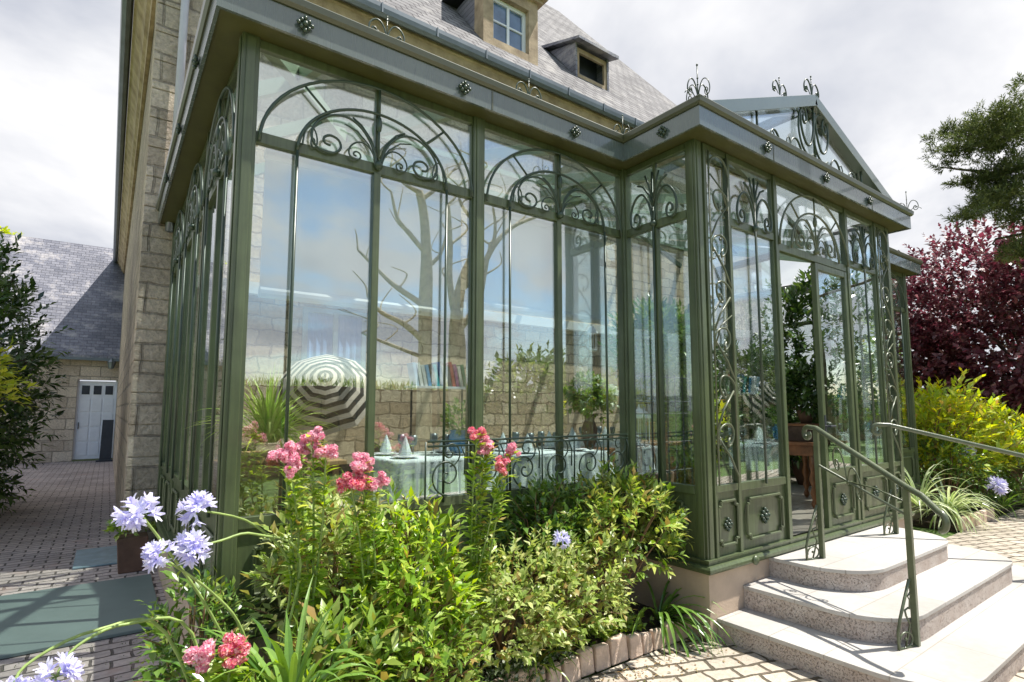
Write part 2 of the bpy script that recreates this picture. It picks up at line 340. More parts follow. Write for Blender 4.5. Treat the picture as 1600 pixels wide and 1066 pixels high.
def shoots(center, rad, ns, k, leafL, leafW, seed=1, up=.35, sl=.25, inner=.45, spread=.9, amp=.28, bottom=-.4, jitter=.25, whorl=False):
    """leafy shoots spread through a lumpy ellipsoid volume"""
    global RS
    RS = np.random.RandomState(seed)
    c = np.array(center, float); R = np.array(rad, float)
    d = rdir(ns*2); d = d[d[:, 2] > bottom][:ns]; ns = len(d)
    rr = lump(d, seed, amp)*(inner+(1-inner)*RS.rand(ns)**.55)
    p0 = c+d*R*rr[:, None]
    sd = unit(d+RS.normal(size=(ns, 3))*.35+np.array([0,0,up]))
    ls = sl*(.6+.8*RS.rand(ns))
    P, D, Nn, LL, WW = [], [], [], [], []
    for j in range(k):
        t = (j+.5)/k
        base = p0+sd*(ls*t)[:, None]
        perp = unit(np.cross(sd, RS.normal(size=(ns, 3))))
        ld = unit(sd*(.5+.6*t)+perp*spread*(1-.45*t)+RS.normal(size=(ns, 3))*jitter*.4)
        nn = unit(sd*.6+np.array([0,0,.9])+RS.normal(size=(ns, 3))*jitter)
        sz = (.55+.9*RS.rand(ns))*(1.0-.35*t*t)
        P.append(base); D.append(ld); Nn.append(nn); LL.append(leafL*sz); WW.append(leafW*sz)
    return np.concatenate(P), np.concatenate(D), np.concatenate(Nn), np.concatenate(LL), np.concatenate(WW), p0, sd, ls
def twigs(base, p0, sd, ls, mt, parent, n=40, r=.006, name='stems', seed=1):
    mb = MB(); rr = random.Random(seed); base = Vector(base)
    ids = rr.sample(range(len(p0)), min(n, len(p0)))
    for i in ids:
        a = Vector(p0[i]); b = a+Vector(sd[i])*float(ls[i])
        st = base+Vector((rr.uniform(-.06,.06), rr.uniform(-.06,.06), 0))
        m = st.lerp(a, .5)+Vector((0,0,.1*(a-st).length))
        mb.tube([st, m, a, b], [r*1.3, r, r*.7, r*.3], 4)
    part(name, mb, mt, parent)
def shrub(name, label, cat, center, rad, ns, k, lL, lW, matk, seed, base=None, stem='rstem', ntw=40, group=None, simple=False, tr=.006, curl=.15, leafname='foliage', **kw):
    base = base or (center[0], center[1], 0)
    t = top(name, label, cat, base, group)
    P, D, Nn, LL, WW, p0, sd, ls = shoots(center, rad, ns, k, lL, lW, seed, **kw)
    leafmesh(leafname, P, D, Nn, LL, WW, M[matk], t, simple=simple, curl=curl)
    twigs(base, p0, sd, ls, M[stem], t, ntw, tr, seed=seed)
    return t
def strapclump(mb, c, n, length, width, seed, droop=1.1, az=None, spread=1.0, lift=.9):
    rr = random.Random(seed); c = Vector(c)
    for i in range(n):
        a = rr.uniform(0, 2*PI) if az is None else rr.gauss(az[0], az[1])
        el = rr.uniform(.35, 1.35)*lift; l = length*rr.uniform(.6, 1.15); w = width*rr.uniform(.7, 1.2)
        p = c+Vector((math.cos(a)*.05, math.sin(a)*.05, 0))*rr.random()*spread
        d = Vector((math.cos(a)*math.cos(el), math.sin(a)*math.cos(el), math.sin(el)))
        side = Vector((-math.sin(a), math.cos(a), 0)); seg = 8; vs = []
        dr = droop*rr.uniform(.6, 1.4)
        tw = rr.uniform(-.5, .5)
        for s in range(seg+1):
            t = s/seg; wt = w*(.75+.5*math.sin(PI*min(1, t*1.1+.1)))*(1 if t < .7 else max(.04, (1-t)/.3))*.6
            sd = side+Vector((0,0,tw*t*.5)); up = sd.cross(d).normalized()*-1
            vs += [p-sd*wt*.5+up*wt*.18, p, p+sd*wt*.5+up*wt*.18]
            p = p+d*(l/seg); d = (d+Vector((0,0,-dr*.16*(1+t)))).normalized()
        fs = []
        for s in range(seg):
            for j in (0, 1): fs.append((s*3+j, s*3+j+1, s*3+3+j+1, s*3+3+j))
        mb.add(vs, fs)
def floret_head(mb, c, R, n, seed, axis=(0,0,1), half=-.35, flen=.045, stalk=True, mi=0, smi=1):
    rr = random.Random(seed); c = Vector(c); ax = Vector(axis).normalized()
    for i in range(n):
        z = rr.uniform(half, 1); a = rr.uniform(0, 2*PI); s = math.sqrt(max(0, 1-z*z))
        d = Vector((s*math.cos(a), s*math.sin(a), z)); d = Vector((0,0,1)).rotation_difference(ax) @ d
        r = R*rr.uniform(.75, 1.05); p = c+d*(r-flen)
        if stalk: mb.tube([c, c+d*(r-flen)*.6+ax*.004, p], .0016, 3, smi, cap=False)
        d2 = (d+Vector((rr.gauss(0,.2), rr.gauss(0,.2), rr.gauss(0,.2)))).normalized()
        u = d2.orthogonal().normalized(); v = d2.cross(u); off = rr.random()*6
        thr = p+d2*flen*.45
        for k in range(6):
            a = off+k*PI/3; e = u*math.cos(a)+v*math.sin(a); f = u*math.cos(a+PI/2)+v*math.sin(a+PI/2)
            w = flen*.14
            b0 = p+e*.002; m0 = thr+e*flen*.10; m1 = thr+d2*flen*.22+e*flen*.30; t1 = p+d2*flen*.86+e*flen*.60
            mb.add([b0-f*.0015, m0-f*w*.55, m1-f*w, t1-f*w*.35, t1+f*w*.35, m1+f*w, m0+f*w*.55, b0+f*.0015], [(0,1,6,7),(1,2,5,6),(2,3,4,5)], mi)
def petal_cluster(mb, c, r, n, seed, ps=.011, mi=0, sq=(1,1,.8)):
    rr = random.Random(seed); c = Vector(c)
    for i in range(n):
        d = Vector((rr.gauss(0,1), rr.gauss(0,1), rr.gauss(.25,1))).normalized()
        p = c+Vector((d.x*sq[0], d.y*sq[1], d.z*sq[2]))*r*rr.uniform(.55, 1.08)
        n_ = (d+Vector((rr.gauss(0,.35), rr.gauss(0,.35), rr.gauss(0,.35)))).normalized(); u = n_.orthogonal().normalized(); v = n_.cross(u); off = rr.random()*6
        s = ps*rr.uniform(.7, 1.3)
        for k in range(5):
            a = off+k*2*PI/5; e = u*math.cos(a)+v*math.sin(a); f = u*math.cos(a+PI/2)+v*math.sin(a+PI/2)
            mb.add([p, p+e*s*.6-f*s*.35+n_*s*.2, p+e*s+n_*s*.1, p+e*s*.6+f*s*.35+n_*s*.2], [(0,1,2,3)], mi)
# ================================================================== WORLD
W = bpy.data.worlds.new('World'); sc.world = W; W.use_nodes = True
nt = W.node_tree; nt.nodes.clear()
SUN_EL = math.radians(64); SUN_DIR = Vector((math.cos(SUN_EL)*.915, -math.cos(SUN_EL)*.404, math.sin(SUN_EL))).normalized()
sky = nt.nodes.new('ShaderNodeTexSky'); sky.sky_type = 'NISHITA'; sky.sun_disc = False
sky.sun_elevation = SUN_EL; sky.sun_rotation = math.atan2(SUN_DIR.x, SUN_DIR.y); sky.air_density = 1.2; sky.dust_density = .6; sky.ozone_density = 1.5
tc = nt.nodes.new('ShaderNodeTexCoord')
nrm = nt.nodes.new('ShaderNodeVectorMath'); nrm.operation = 'NORMALIZE'; L(nt, tc.outputs['Generated'], nrm.inputs[0])
sx = nt.nodes.new('ShaderNodeSeparateXYZ'); L(nt, nrm.outputs[0], sx.inputs[0])
za = N(nt, 'ShaderNodeMath', operation='MAXIMUM'); L(nt, sx.outputs[2], za.inputs[0]); za.inputs[1].default_value = 0
zb = N(nt, 'ShaderNodeMath', operation='ADD'); L(nt, za.outputs[0], zb.inputs[0]); zb.inputs[1].default_value = .28
dv = nt.nodes.new('ShaderNodeVectorMath'); dv.operation = 'DIVIDE'; L(nt, nrm.outputs[0], dv.inputs[0])
cz = nt.nodes.new('ShaderNodeCombineXYZ'); [L(nt, zb.outputs[0], cz.inputs[i]) for i in range(3)]; L(nt, cz.outputs[0], dv.inputs[1])
c1 = N(nt, 'ShaderNodeTexNoise', Scale=1.15, Detail=7., Roughness=.55, Distortion=.25); L(nt, dv.outputs[0], c1.inputs['Vector'])
c2 = N(nt, 'ShaderNodeTexNoise', Scale=1.5, Detail=6., Roughness=.55, Distortion=.3)
of = nt.nodes.new('ShaderNodeVectorMath'); of.operation = 'ADD'; L(nt, dv.outputs[0], of.inputs[0]); of.inputs[1].default_value = (3.7, 1.2, 5.1); L(nt, of.outputs[0], c2.inputs['Vector'])
# more cloud towards +Y (over the house), breaks of blue towards -Y
cy_ = N(nt, 'ShaderNodeMapRange'); L(nt, sx.outputs[1], cy_.inputs['Value']); cy_.inputs['From Min'].default_value = -.3; cy_.inputs['From Max'].default_value = .15
cy_.inputs['To Min'].default_value = -.035; cy_.inputs['To Max'].default_value = .30
ad = N(nt, 'ShaderNodeMath', operation='ADD'); L(nt, c1.outputs['Fac'], ad.inputs[0]); L(nt, cy_.outputs[0], ad.inputs[1])
cov = N(nt, 'ShaderNodeMapRange'); cov.interpolation_type = 'SMOOTHSTEP'; L(nt, ad.outputs[0], cov.inputs['Value']); cov.inputs['From Min'].default_value = .455; cov.inputs['From Max'].default_value = .56
ccr = nt.nodes.new('ShaderNodeValToRGB'); e = ccr.color_ramp.elements
e[0].position = .36; e[0].color = (.54, .57, .65, 1); e[1].position = .60; e[1].color = (.92, .92, .94, 1); L(nt, c2.outputs['Fac'], ccr.inputs[0])
bg1 = nt.nodes.new('ShaderNodeBackground'); L(nt, sky.outputs[0], bg1.inputs[0]); bg1.inputs[1].default_value = .125
bg2 = nt.nodes.new('ShaderNodeBackground'); L(nt, ccr.outputs[0], bg2.inputs[0]); bg2.inputs[1].default_value = .70
mx = nt.nodes.new('ShaderNodeMixShader'); L(nt, cov.outputs[0], mx.inputs[0]); L(nt, bg1.outputs[0], mx.inputs[1]); L(nt, bg2.outputs[0], mx.inputs[2])
wo = nt.nodes.new('ShaderNodeOutputWorld'); L(nt, mx.outputs[0], wo.inputs[0])
sl = bpy.data.lights.new('sun', 'SUN'); sl.energy = 5.0; sl.angle = math.radians(.6); sl.color = (1., .955, .88)
so = bpy.data.objects.new('sun', sl); COL.objects.link(so); so.rotation_euler = (-SUN_DIR).to_track_quat('-Z', 'Y').to_euler()
cd = bpy.data.cameras.new('camera'); cam = bpy.data.objects.new('camera', cd); COL.objects.link(cam); sc.camera = cam
cam.location = (0, 0, H); cam.rotation_euler = (PI/2+PIT, 0, -YAW)
cd.sensor_width = 36; cd.lens = F/1600*36; cd.shift_y = (CY-533)/1600; cd.clip_start = .05; cd.clip_end = 600
sc.render.engine = 'CYCLES'
sc.cycles.max_bounces = 10; sc.cycles.transparent_max_bounces = 24; sc.cycles.caustics_reflective = False; sc.cycles.caustics_refractive = False
sc.view_settings.view_transform = 'Standard'; sc.view_settings.look = 'None'; sc.view_settings.exposure = 0.66; sc.view_settings.gamma = 1
# ================================================================== GROUND
g = MB(); g.add([(-250,-250,-.03),(250,-250,-.03),(250,250,-.03),(-250,250,-.03)], [(0,1,2,3)])
struct(part('ground', g, M['grass']), label='green lawn reaching away round the garden')
g = MB(); g.box((-4, -3.2, -.025), (18, 2.55, 0)); struct(part('paving', g, M['paver']), label='cream stone setts in front of the steps')
g = MB(); g.box((-6, 2.552, -.025), (.40, 22, 0)); g.box((.4, 3.1, -.025), (.55, 22, 0)); struct(part('path', g, M['path']), label='pink and grey brick path beside the glass wall')
g = MB(); g.box((.402, 2.615, -.02), (3.478, 3.10, .085)); g.box((9.2, 2.62, -.02), (16, 3.1, .06)); g.box((9.9, 3.1, -.02), (16, 6.5, .06))
struct(part('soil_bed', g, M['soil']), label='dark soil of the flower beds')
# ================================================================== STONE HOUSE
house = top('stone_house', 'big brown stone house with slate roof rising behind the conservatory', 'house', (.2, 7.1, 0))
m = MB(); m.box((.2, 7.1, 0), (12.7, 7.5, 6.7)); m.box((.2, 7.101, 6.7), (12.7, 7.5, 7.05)); part('wall', m, M['stone_y'], house)
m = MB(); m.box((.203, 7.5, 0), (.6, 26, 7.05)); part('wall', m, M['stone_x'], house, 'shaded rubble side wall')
m = MB(); m.box((.17, 7.07, 0), (.47, 7.10, .42)); part('plinth', m, M['stone_y'], house)
# quoins on the front corner, slightly proud
m = MB(); z = .42; i = 0
while z < 6.4:
    h = .34; w = .40 if i % 2 else .56
    m.box((.188, 7.085, z+.006), (.2+w-.1, 7.1, z+h-.006)); m.box((.188, 7.1, z+.006), (.203, 7.1+(.5 if i % 2 else .34), z+h-.006)); z += h; i += 1
part('quoin', m, M['stone_y'], house, bevel=.006)
# cornice (stepped moulding) front and left
def sweep_mould(mb, prof, pts):
    """prof: (outward, z); pts: list of (x,y); outward is to the right of travel"""
    n = len(pts); k = len(prof); rings = []
    for i, p in enumerate(pts):
        def dirn(a, b): v = Vector((b[0]-a[0], b[1]-a[1])); return v.normalized()
        if i == 0: d = dirn(pts[0], pts[1]); nn = Vector((d.y, -d.x)); s = 1
        elif i == n-1: d = dirn(pts[-2], pts[-1]); nn = Vector((d.y, -d.x)); s = 1
        else:
            d1 = dirn(pts[i-1], p); d2 = dirn(p, pts[i+1]); n1 = Vector((d1.y, -d1.x)); n2 = Vector((d2.y, -d2.x)); nn = (n1+n2).normalized(); s = 1/max(.2, nn.dot(n1))
        rings.append([(p[0]+nn.x*s*o, p[1]+nn.y*s*o, z) for o, z in prof])
    vs = [v for r in rings for v in r]; fs = []
    for i in range(n-1):
        for j in range(k): fs.append((i*k+j, i*k+(j+1)%k, (i+1)*k+(j+1)%k, (i+1)*k+j))
    fs.append(tuple(range(k))); fs.append(tuple((n-1)*k+j for j in range(k-1, -1, -1)))
    mb.add(vs, fs)
HP = [(.2, 26), (.2, 7.1), (12.7, 7.1)]
m = MB(); sweep_mould(m, [(.002, 6.55),(.05, 6.55),(.06, 6.62),(.10, 6.66),(.11, 6.74),(.13, 6.80),(.17, 6.86),(.20, 6.95),(.23, 6.97),(.23, 7.06),(.002, 7.06)], HP)
part('cornice', m, M['cornice'], house)
m = MB(); sweep_mould(m, [(.232, 7.03),(.26, 6.985),(.31, 6.97),(.36, 7.0),(.375, 7.06),(.375, 7.12),(.36, 7.12),(.36, 7.07),(.31, 7.0),(.25, 7.03),(.245, 7.12),(.232, 7.12)], HP)
x = 1.0
while x < 12.6:
    m.box((x, 6.715, 6.985), (x+.02, 6.74, 7.13)); x += .85
part('gutter', m, M['zinc'], house)
RY0, RZ0, RS_ = 6.78, 7.14, 1.19
def roofz(y): return RZ0+(y-RY0)*RS_
m = MB(); yr = 14.6; zr = roofz(yr); th = .06
m.add([(.0, RY0, RZ0),(12.8, RY0, RZ0),(12.8, yr, zr),(7.8, yr, zr),(.0, RY0, RZ0-th),(12.8, RY0, RZ0-th),(12.8, yr, zr-th),(7.8, yr, zr-th)], [(0,1,2,3),(7,6,5,4),(0,4,5,1),(1,5,6,2),(2,6,7,3),(3,7,4,0)])
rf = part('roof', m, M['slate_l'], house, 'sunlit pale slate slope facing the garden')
m = MB(); m.add([(0, RY0, RZ0-.005),(7.8, yr, zr),(7.8, 18.2, zr),(0, 26, RZ0)], [(0,1,2,3)]); m.add([(12.8,yr,zr),(12.8,18.2+8,RZ0),(0,26,RZ0-.01),(7.8,18.2,zr),(7.8,yr,zr)], [(0,1,2,3,4)])
m.add([(12.7,7.5,0),(12.7,26,0),(12.7,26,7.1),(12.7,yr+1,zr-1.3),(12.7,7.5,7.9)], [(0,1,2,3,4)])
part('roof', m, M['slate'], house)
# downpipe
m = MB(); m.tube([(.47, 6.98, 6.95),(.45, 7.0, 6.7),(.44, 7.0, 4.2)], .042, 10); m.tube([(.44,7.0,4.2),(.44,7.0,4.0)], .05, 10); part('downpipe', m, M['pipe'], house, smooth=True)
m = MB(); m.tube([(.44, 7.0, 4.0),(.43, 7.0, 3.55)], .04, 10); part('downpipe', m, M['zinc'], house, 'dark lower length of the downpipe', smooth=True)
# dormer with window
dx0, dx1, dy = 4.68, 5.84, 7.24
m = MB(); zb_ = roofz(dy)-.02
for (a, b, c, d) in ((dx0, dx0+.2, zb_, 8.86), (dx1-.2, dx1, zb_, 8.86)): m.box((a, dy, c), (b, dy+.28, d))
m.box((dx0+.2, dy+.002, zb_), (dx1-.2, dy+.28, zb_+.16)); m.box((dx0+.2, dy+.002, 8.66), (dx1-.2, dy+.28, 8.86))
dm = part('dormer', m, M['cornice'], house, 'stone framed dormer window in the slate roof')
for X in (dx0+.04, dx1-.10):
  m = MB(); m.add([(X, dy+.28, zb_), (X+.06, dy+.28, zb_), (X+.06, dy+.28, 8.86), (X, dy+.28, 8.86), (X, dy+1.45, 8.86), (X+.06, dy+1.45, 8.86)], [(0,1,2,3),(3,2,5,4),(0,3,4),(1,5,2),(0,4,5,1)])
  part('cheek', m, M['slate'], dm)
m = MB(); m.box((dx0-.08, dy-.06, 8.86), (dx1+.08, dy+.3, 8.92)); m.box((dx0-.14, dy-.12, 8.92), (dx1+.14, dy+.3, 9.0)); part('moulding', m, M['cornice'], dm)
m = MB(); xm = (dx0+dx1)/2; a = .2
m.add([(dx0-.2, dy-.18, 9.0),(dx1+.2, dy-.18, 9.0),(dx1+.2, dy+1.6, 9.0),(dx0-.2, dy+1.6, 9.0),(xm, dy+.25, 9.62),(xm, dy+2.1, 9.62)], [(0,1,4),(0,4,5,3),(1,2,5,4),(3,2,1,0)]); part('dormer_roof', m, M['slate'], dm)
m = MB()
wx0, wx1, wz0, wz1 = dx0+.2, dx1-.2, zb_+.16, 8.66
for a, b, c, d in ((wx0, wx0+.07, wz0, wz1),(wx1-.07, wx1, wz0, wz1),(wx0+.07, wx1-.07, wz0, wz0+.07),(wx0+.07, wx1-.07, wz1-.07, wz1),(xm-.025, xm+.025, wz0+.07, wz1-.07)): m.box((a, dy+.10, c), (b, dy+.15, d))
zm = (wz0+wz1)/2; m.box((wx0+.07, dy+.105, zm-.015), (xm-.025, dy+.145, zm+.015)); m.box((xm+.025, dy+.105, zm-.015), (wx1-.07, dy+.145, zm+.015))
part('window', m, M['white'], dm)
m = MB(); m.box((wx0+.05, dy+.128, wz0+.05), (wx1-.05, dy+.134, wz1-.05)); part('pane', m, M['darkglass'], dm)
# low hatch dormer
hx0, hx1, hy = 7.2, 8.15, 7.72; hz = roofz(hy)
hd = part('hatch_dormer', MB().box((hx0+.05, hy+.02, hz+.02), (hx1-.05, hy+.07, hz+.10)), M['cornice'], house, 'small open flat topped dormer')
for X in (hx0, hx1-.05):
  m = MB(); m.add([(X, hy, hz), (X+.05, hy, hz), (X+.05, hy, hz+.72), (X, hy, hz+.72), (X, hy+.8, hz+.97), (X+.05, hy+.8, hz+.97)], [(0,1,2,3),(3,2,5,4),(0,3,4),(1,5,2),(0,4,5,1)])
  part('cheek', m, M['slate'], hd)
m = MB(); m.add([(hx0-.08, hy-.2, hz+.68),(hx1+.10, hy-.2, hz+.66),(hx1+.14, hy+1.0, hz+1.08),(hx0-.12, hy+1.0, hz+1.08),(hx0-.08, hy-.2, hz+.73),(hx1+.10, hy-.2, hz+.73),(hx1+.14, hy+1.0, hz+1.15),(hx0-.12, hy+1.0, hz+1.15)], [(3,2,1,0),(4,5,6,7),(0,1,5,4),(1,2,6,5),(2,3,7,6),(3,0,4,7)])
part('hatch_roof', m, M['slate'], hd)
m = MB(); m.box((hx0+.05, hy+.02, hz+.56), (hx1-.05, hy+.07, hz+.66)); m.box((hx0+.05, hy+.02, hz+.10), (hx0+.12, hy+.07, hz+.56)); m.box((hx1-.12, hy+.02, hz+.10), (hx1-.05, hy+.07, hz+.56)); part('hatch_frame', m, M['cornice'], hd)
m = MB(); m.box((hx0+.06, hy+.3, hz+.2), (hx1-.06, hy+.34, hz+.8)); part('hatch_shade_panel', m, M['dark'], hd)  # dark panel stands in for the shade inside the hatch
# ================================================================== OUTBUILDING
ob = top('outbuilding', 'low stone outbuilding with steep slate roof and white door at the end of the path', 'building', (-3, 22, 0))
m = MB(); m.box((-9, 22, 0), (-.83, 22.4, 3.25)); m.box((-.83, 22, 2.55), (.2, 22.4, 3.25)); part('wall', m, M['stone_y'], ob)
m = MB(); th = .08; m.add([(-9, 21.75, 3.28),(.2, 21.75, 3.28),(.2, 25.2, 7.62),(-9, 25.2, 7.62),(-9, 21.75, 3.28-th),(.2, 21.75, 3.28-th),(.2, 25.2, 7.62-th),(-9, 25.2, 7.62-th)], [(0,1,2,3),(7,6,5,4),(0,4,5,1),(1,5,6,2),(2,6,7,3),(3,7,4,0)]); m.add([(.2,25.2,7.62),(.2,29,3.3),(-9,29,3.3),(-9,25.2,7.62)], [(0,1,2,3)])
part('roof', m, M['slate'], ob)
m = MB(); m.box((-9, 21.70, 3.14), (.2, 21.78, 3.22)); part('gutter', m, M['zinc'], ob)
m = MB(); m.box((-.83, 22.12, 0.05), (-.78, 22.2, 2.55)); m.box((.15, 22.12, .05), (.2, 22.2, 2.55)); m.box((-.78, 22.13, .05), (.15, 22.17, 2.50))
for c in range(3):
    for r in range(4):
        xa = -.74+c*.30; za = .16+r*.46; m.box((xa, 22.11, za), (xa+.26, 22.13, za+.40))
dr = part('door', m, M['white'], ob, 'white panelled door with three small panes', bevel=.008)
for c in range(3):
    m = MB(); m.box((-.71+c*.30, 22.12, 2.08), (-.51+c*.30, 22.128, 2.36)); part('pane', m, M['dark'], dr)
m = MB(); m.box((-.745, 22.07, 1.0), (-.725, 22.11, 1.2)); part('handle', m, M['dark'], dr)
la = top('wall_lantern', 'small pale carriage lamp above the white outbuilding door', 'lamp', (0, 21.7, 3.0))
m = MB(); m.lathe((0, 21.7, 2.88), [(.01,0),(.07,.02),(.11,.2),(.12,.22),(.05,.30),(.01,.36)], 8); part('lamp_shade', m, M['zinc'], la); m = MB(); m.tube([(0,21.7,3.2),(0,21.85,3.3),(0,22.0,3.15)], .012, 5); part('bracket', m, M['dark'], la)
sb = top('sign_board', 'dark upright display board leaning beside the white door', 'sign', (.02, 21.4, 0))
m = MB(); m.box((-.22, 21.35, 0), (.22, 21.60, .05)); part('base', m, M['dark'], sb)
m = MB(); m.add([(-.14, 21.42, .05),(.16, 21.42, .05),(.16, 21.52, 1.28),(-.12, 21.52, 1.28),(-.14, 21.46, .05),(.16, 21.46, .05),(.16, 21.56, 1.28),(-.12, 21.56, 1.28)], [(3,2,1,0),(4,5,6,7),(0,1,5,4),(1,2,6,5),(2,3,7,6),(3,0,4,7)]); part('board', m, M['dark'], sb)
# ================================================================== CONSERVATORY
ZF, ZB, ZS, ZT, ZC, ZG = .455, .49, 1.02, 3.086, 3.635, 3.84      # floor, base rail, sill, transom, soffit, gutter top
XL, XI, XP, XE, Y1, Y2, YH = .50, 3.48, 7.06, 9.65, 3.16, 2.434, 7.1
con = top('conservatory', 'ornate green iron and glass conservatory with a gabled porch', 'conservatory', (3.5, 4.5, 0))
class Fr:
    def __init__(s, o, u, n): s.o = Vector((o[0], o[1], 0)); s.u = Vector((u[0], u[1], 0)); s.n = Vector((n[0], n[1], 0))
    def __call__(s, u, v, w=0): p = s.o+s.u*u+s.n*w; return (p.x, p.y, v)
fM = Fr((0, Y1), (1,0), (0,-1)); fP = Fr((0, Y2), (1,0), (0,-1)); fL = Fr((XL, 0), (0,1), (-1,0)); fS = Fr((XI, 0), (0,1), (-1,0)); fR = Fr((XP, 0), (0,1), (1,0)); fE = Fr((XE, 0), (0,1), (1,0))
def post(x, y, s=.085, h=None, z0=ZB, name='post', lab=None):
    m = MB(); m.box((x-s/2, y-s/2, z0), (x+s/2, y+s/2, ZC+.02))
    m.box((x-s/2-.008, y-s/2+.02, z0), (x-s/2, y+s/2-.02, ZC)); m.box((x-s/2+.02, y-s/2-.008, z0), (x+s/2-.02, y-s/2, ZC))
    o = part(name, m, M['green'], con, lab, bevel=.004)
for (x, y, l) in ((XL+.02, Y1+.02, 'corner post at the left end'), (2.0, Y1+.02, None), (XI, Y1+.0, 'post in the inner corner'), (XI+.04, Y2+.04, 'porch corner post'), (XP-.04, Y2+.04, None), (XP, Y1, None), (8.36, Y1+.02, None), (XE-.02, Y1+.02, None)): post(x, y, .09, lab=l)
for y in (4.47, 5.78): post(XL+.02, y, .07)
m = MB(); m.box((XL-.03, 6.98, 0), (XL+.12, 7.098, ZC)); part('post', m, M['green'], con, 'dark end post against the house wall')
def spiral2(ex, ez, R0, a0, turns, rend, ky=1., p=1.15, n=40, s=1):
    out = []
    for i in range(n+1):
        t = i/n; a = a0-turns*2*PI*t*1.0; r = rend+(R0-rend)*(1-t)**p
        out.append((ex+s*r*math.cos(a), ez+r*ky*math.sin(a)))
    return out
def curve(mb, fr, pts, w, r, n=6): mb.tube([fr(u, v, w) for u, v in pts], r, n, cap=True)
def ell(cx, z0, a, b, t0=0, t1=180, n=28): return [(cx+a*math.cos(math.radians(t0+(t1-t0)*i/n)), z0+b*math.sin(math.radians(t0+(t1-t0)*i/n))) for i in range(n+1)]
def heart(mb, fr, cx, z0, wd, ht, w, r=.010):
    """central bud with two arching scrolls"""
    for s in (-1, 1):
        E = cx+s*wd*.66; R0 = wd*.66
        curve(mb, fr, spiral2(E, z0+ht*.30, R0, PI, 1.32, .018, ky=ht*.62/R0, p=1.0, s=-s if False else s, n=44) if False else
              [(cx+s*(.0+wd*q), z0+ht*zq) for q, zq in _scroll], w, r)
        # leaf pair
        curve(mb, fr, [(cx+s*.01, z0+ht*.18), (cx+s*wd*.10, z0+ht*.50), (cx+s*wd*.24, z0+ht*.74), (cx+s*wd*.36, z0+ht*.84)], w, r*.75)
        curve(mb, fr, [(cx+s*.01, z0+ht*.10), (cx+s*wd*.14, z0+ht*.40), (cx+s*wd*.30, z0+ht*.60), (cx+s*wd*.46, z0+ht*.66)], w, r*.6)
    curve(mb, fr, [(cx, z0), (cx, z0+ht*1.15)], w, r*.9)
    c = fr(cx, z0+ht*.86, w); mb.ball(c, .028, 6, sq=(.7,.7,2.0))
    c = fr(cx, z0+.01, w); mb.ball(c, .03, 8)
# unit scroll: rises from centre, arches outwards, curls in
_scroll = [(.02,.0),(.05,.22),(.12,.46),(.24,.68),(.40,.80),(.58,.78),(.74,.64),(.84,.44),(.86,.24),(.80,.08),(.68,.02),(.56,.06),(.50,.18),(.53,.31),(.63,.36),(.71,.29),(.70,.19),(.63,.17)]
def smooth(pts, k=3):
    P = [Vector((p[0], p[1])) for p in pts]; out = []
    for i in range(len(P)-1):
        a = P[max(i-1,0)]; b = P[i]; c = P[i+1]; d = P[min(i+2, len(P)-1)]
        for j in range(k):
            t = j/k; out.append(tuple(.5*((2*b)+(-a+c)*t+(2*a-5*b+4*c-d)*t*t+(-a+3*b-3*c+d)*t**3)))
    out.append(tuple(P[-1])); return out
_scroll = smooth(_scroll)
def arch(mb, fr, ua, ub, w, inset=.2, r=.0095, bars=True, hh=None, zt=None, sill=ZS):
    zt = zt or ZT; cx = (ua+ub)/2; A = (ub-ua)/2-.015; B = (hh or (ZC-zt-.035))
    curve(mb, fr, ell(cx, zt-.03, A, B+.02), w, r)
    a = A-inset; b = B-.145
    curve(mb, fr, ell(cx, zt-.03, a, b), w, r)
    for t in (48, 90, 132):
        p = (cx+A*math.cos(math.radians(t)), zt-.03+(B+.02)*math.sin(math.radians(t))); q = (cx+a*math.cos(math.radians(t)), zt-.03+b*math.sin(math.radians(t)))
        curve(mb, fr, [p, q], w, r*.8)
    heart(mb, fr, cx, zt+.0, a*.98, b*.86, w, r*.85)
    for sg in (-1, 1):      # little inner tendrils
        curve(mb, fr, [(cx+sg*a*(.03+.42*q), zt+.005+b*.40*z) for q, z in _scroll], w+.004, r*.6)
        curve(mb, fr, [(cx+sg*a*(.95-.20*q), zt+.01+b*.42*z) for q, z in _scroll], w+.002, r*.55)
    if bars:
        for s in (-1, 1): curve(mb, fr, [(cx+s*a, zt-.03), (cx+s*a, sill)], w, r)
def kick(mb, fr, ua, ub, z0, z1, w=0., notch=True):
    """raised notched frame"""
    mx_ = .075 if ub-ua > .35 else .045; a, b = ua+mx_, ub-mx_; c, d = z0+.08, z1-.07; n = .035
    pts = [(a+n, c),(b-n, c),(b-n, c+n),(b, c+n),(b, d-n),(b-n, d-n),(b-n, d),(a+n, d),(a+n, d-n),(a, d-n),(a, c+n),(a+n, c+n)] if notch else [(a,c),(b,c),(b,d),(a,d)]
    P = [fr(u, v, w+.012) for u, v in pts+pts[:1]]
    for i in range(len(P)-1): mb.tube([P[i], P[i+1]], .011, 6)
def rosette(mb, c, r, nrm):
    nrm = Vector(nrm).normalized(); u = nrm.orthogonal().normalized(); u = Vector((0,0,1)); v = nrm.cross(u)
    c = Vector(c)
    mb.ball(c+nrm*.012, r*.34, 8)
    for k in range(8):
        a = k*PI/4; rad = r*(.62 if k % 2 else .78)
        mb.ball(c+(u*math.cos(a)+v*math.sin(a))*rad+nrm*.008, r*.27, 6)
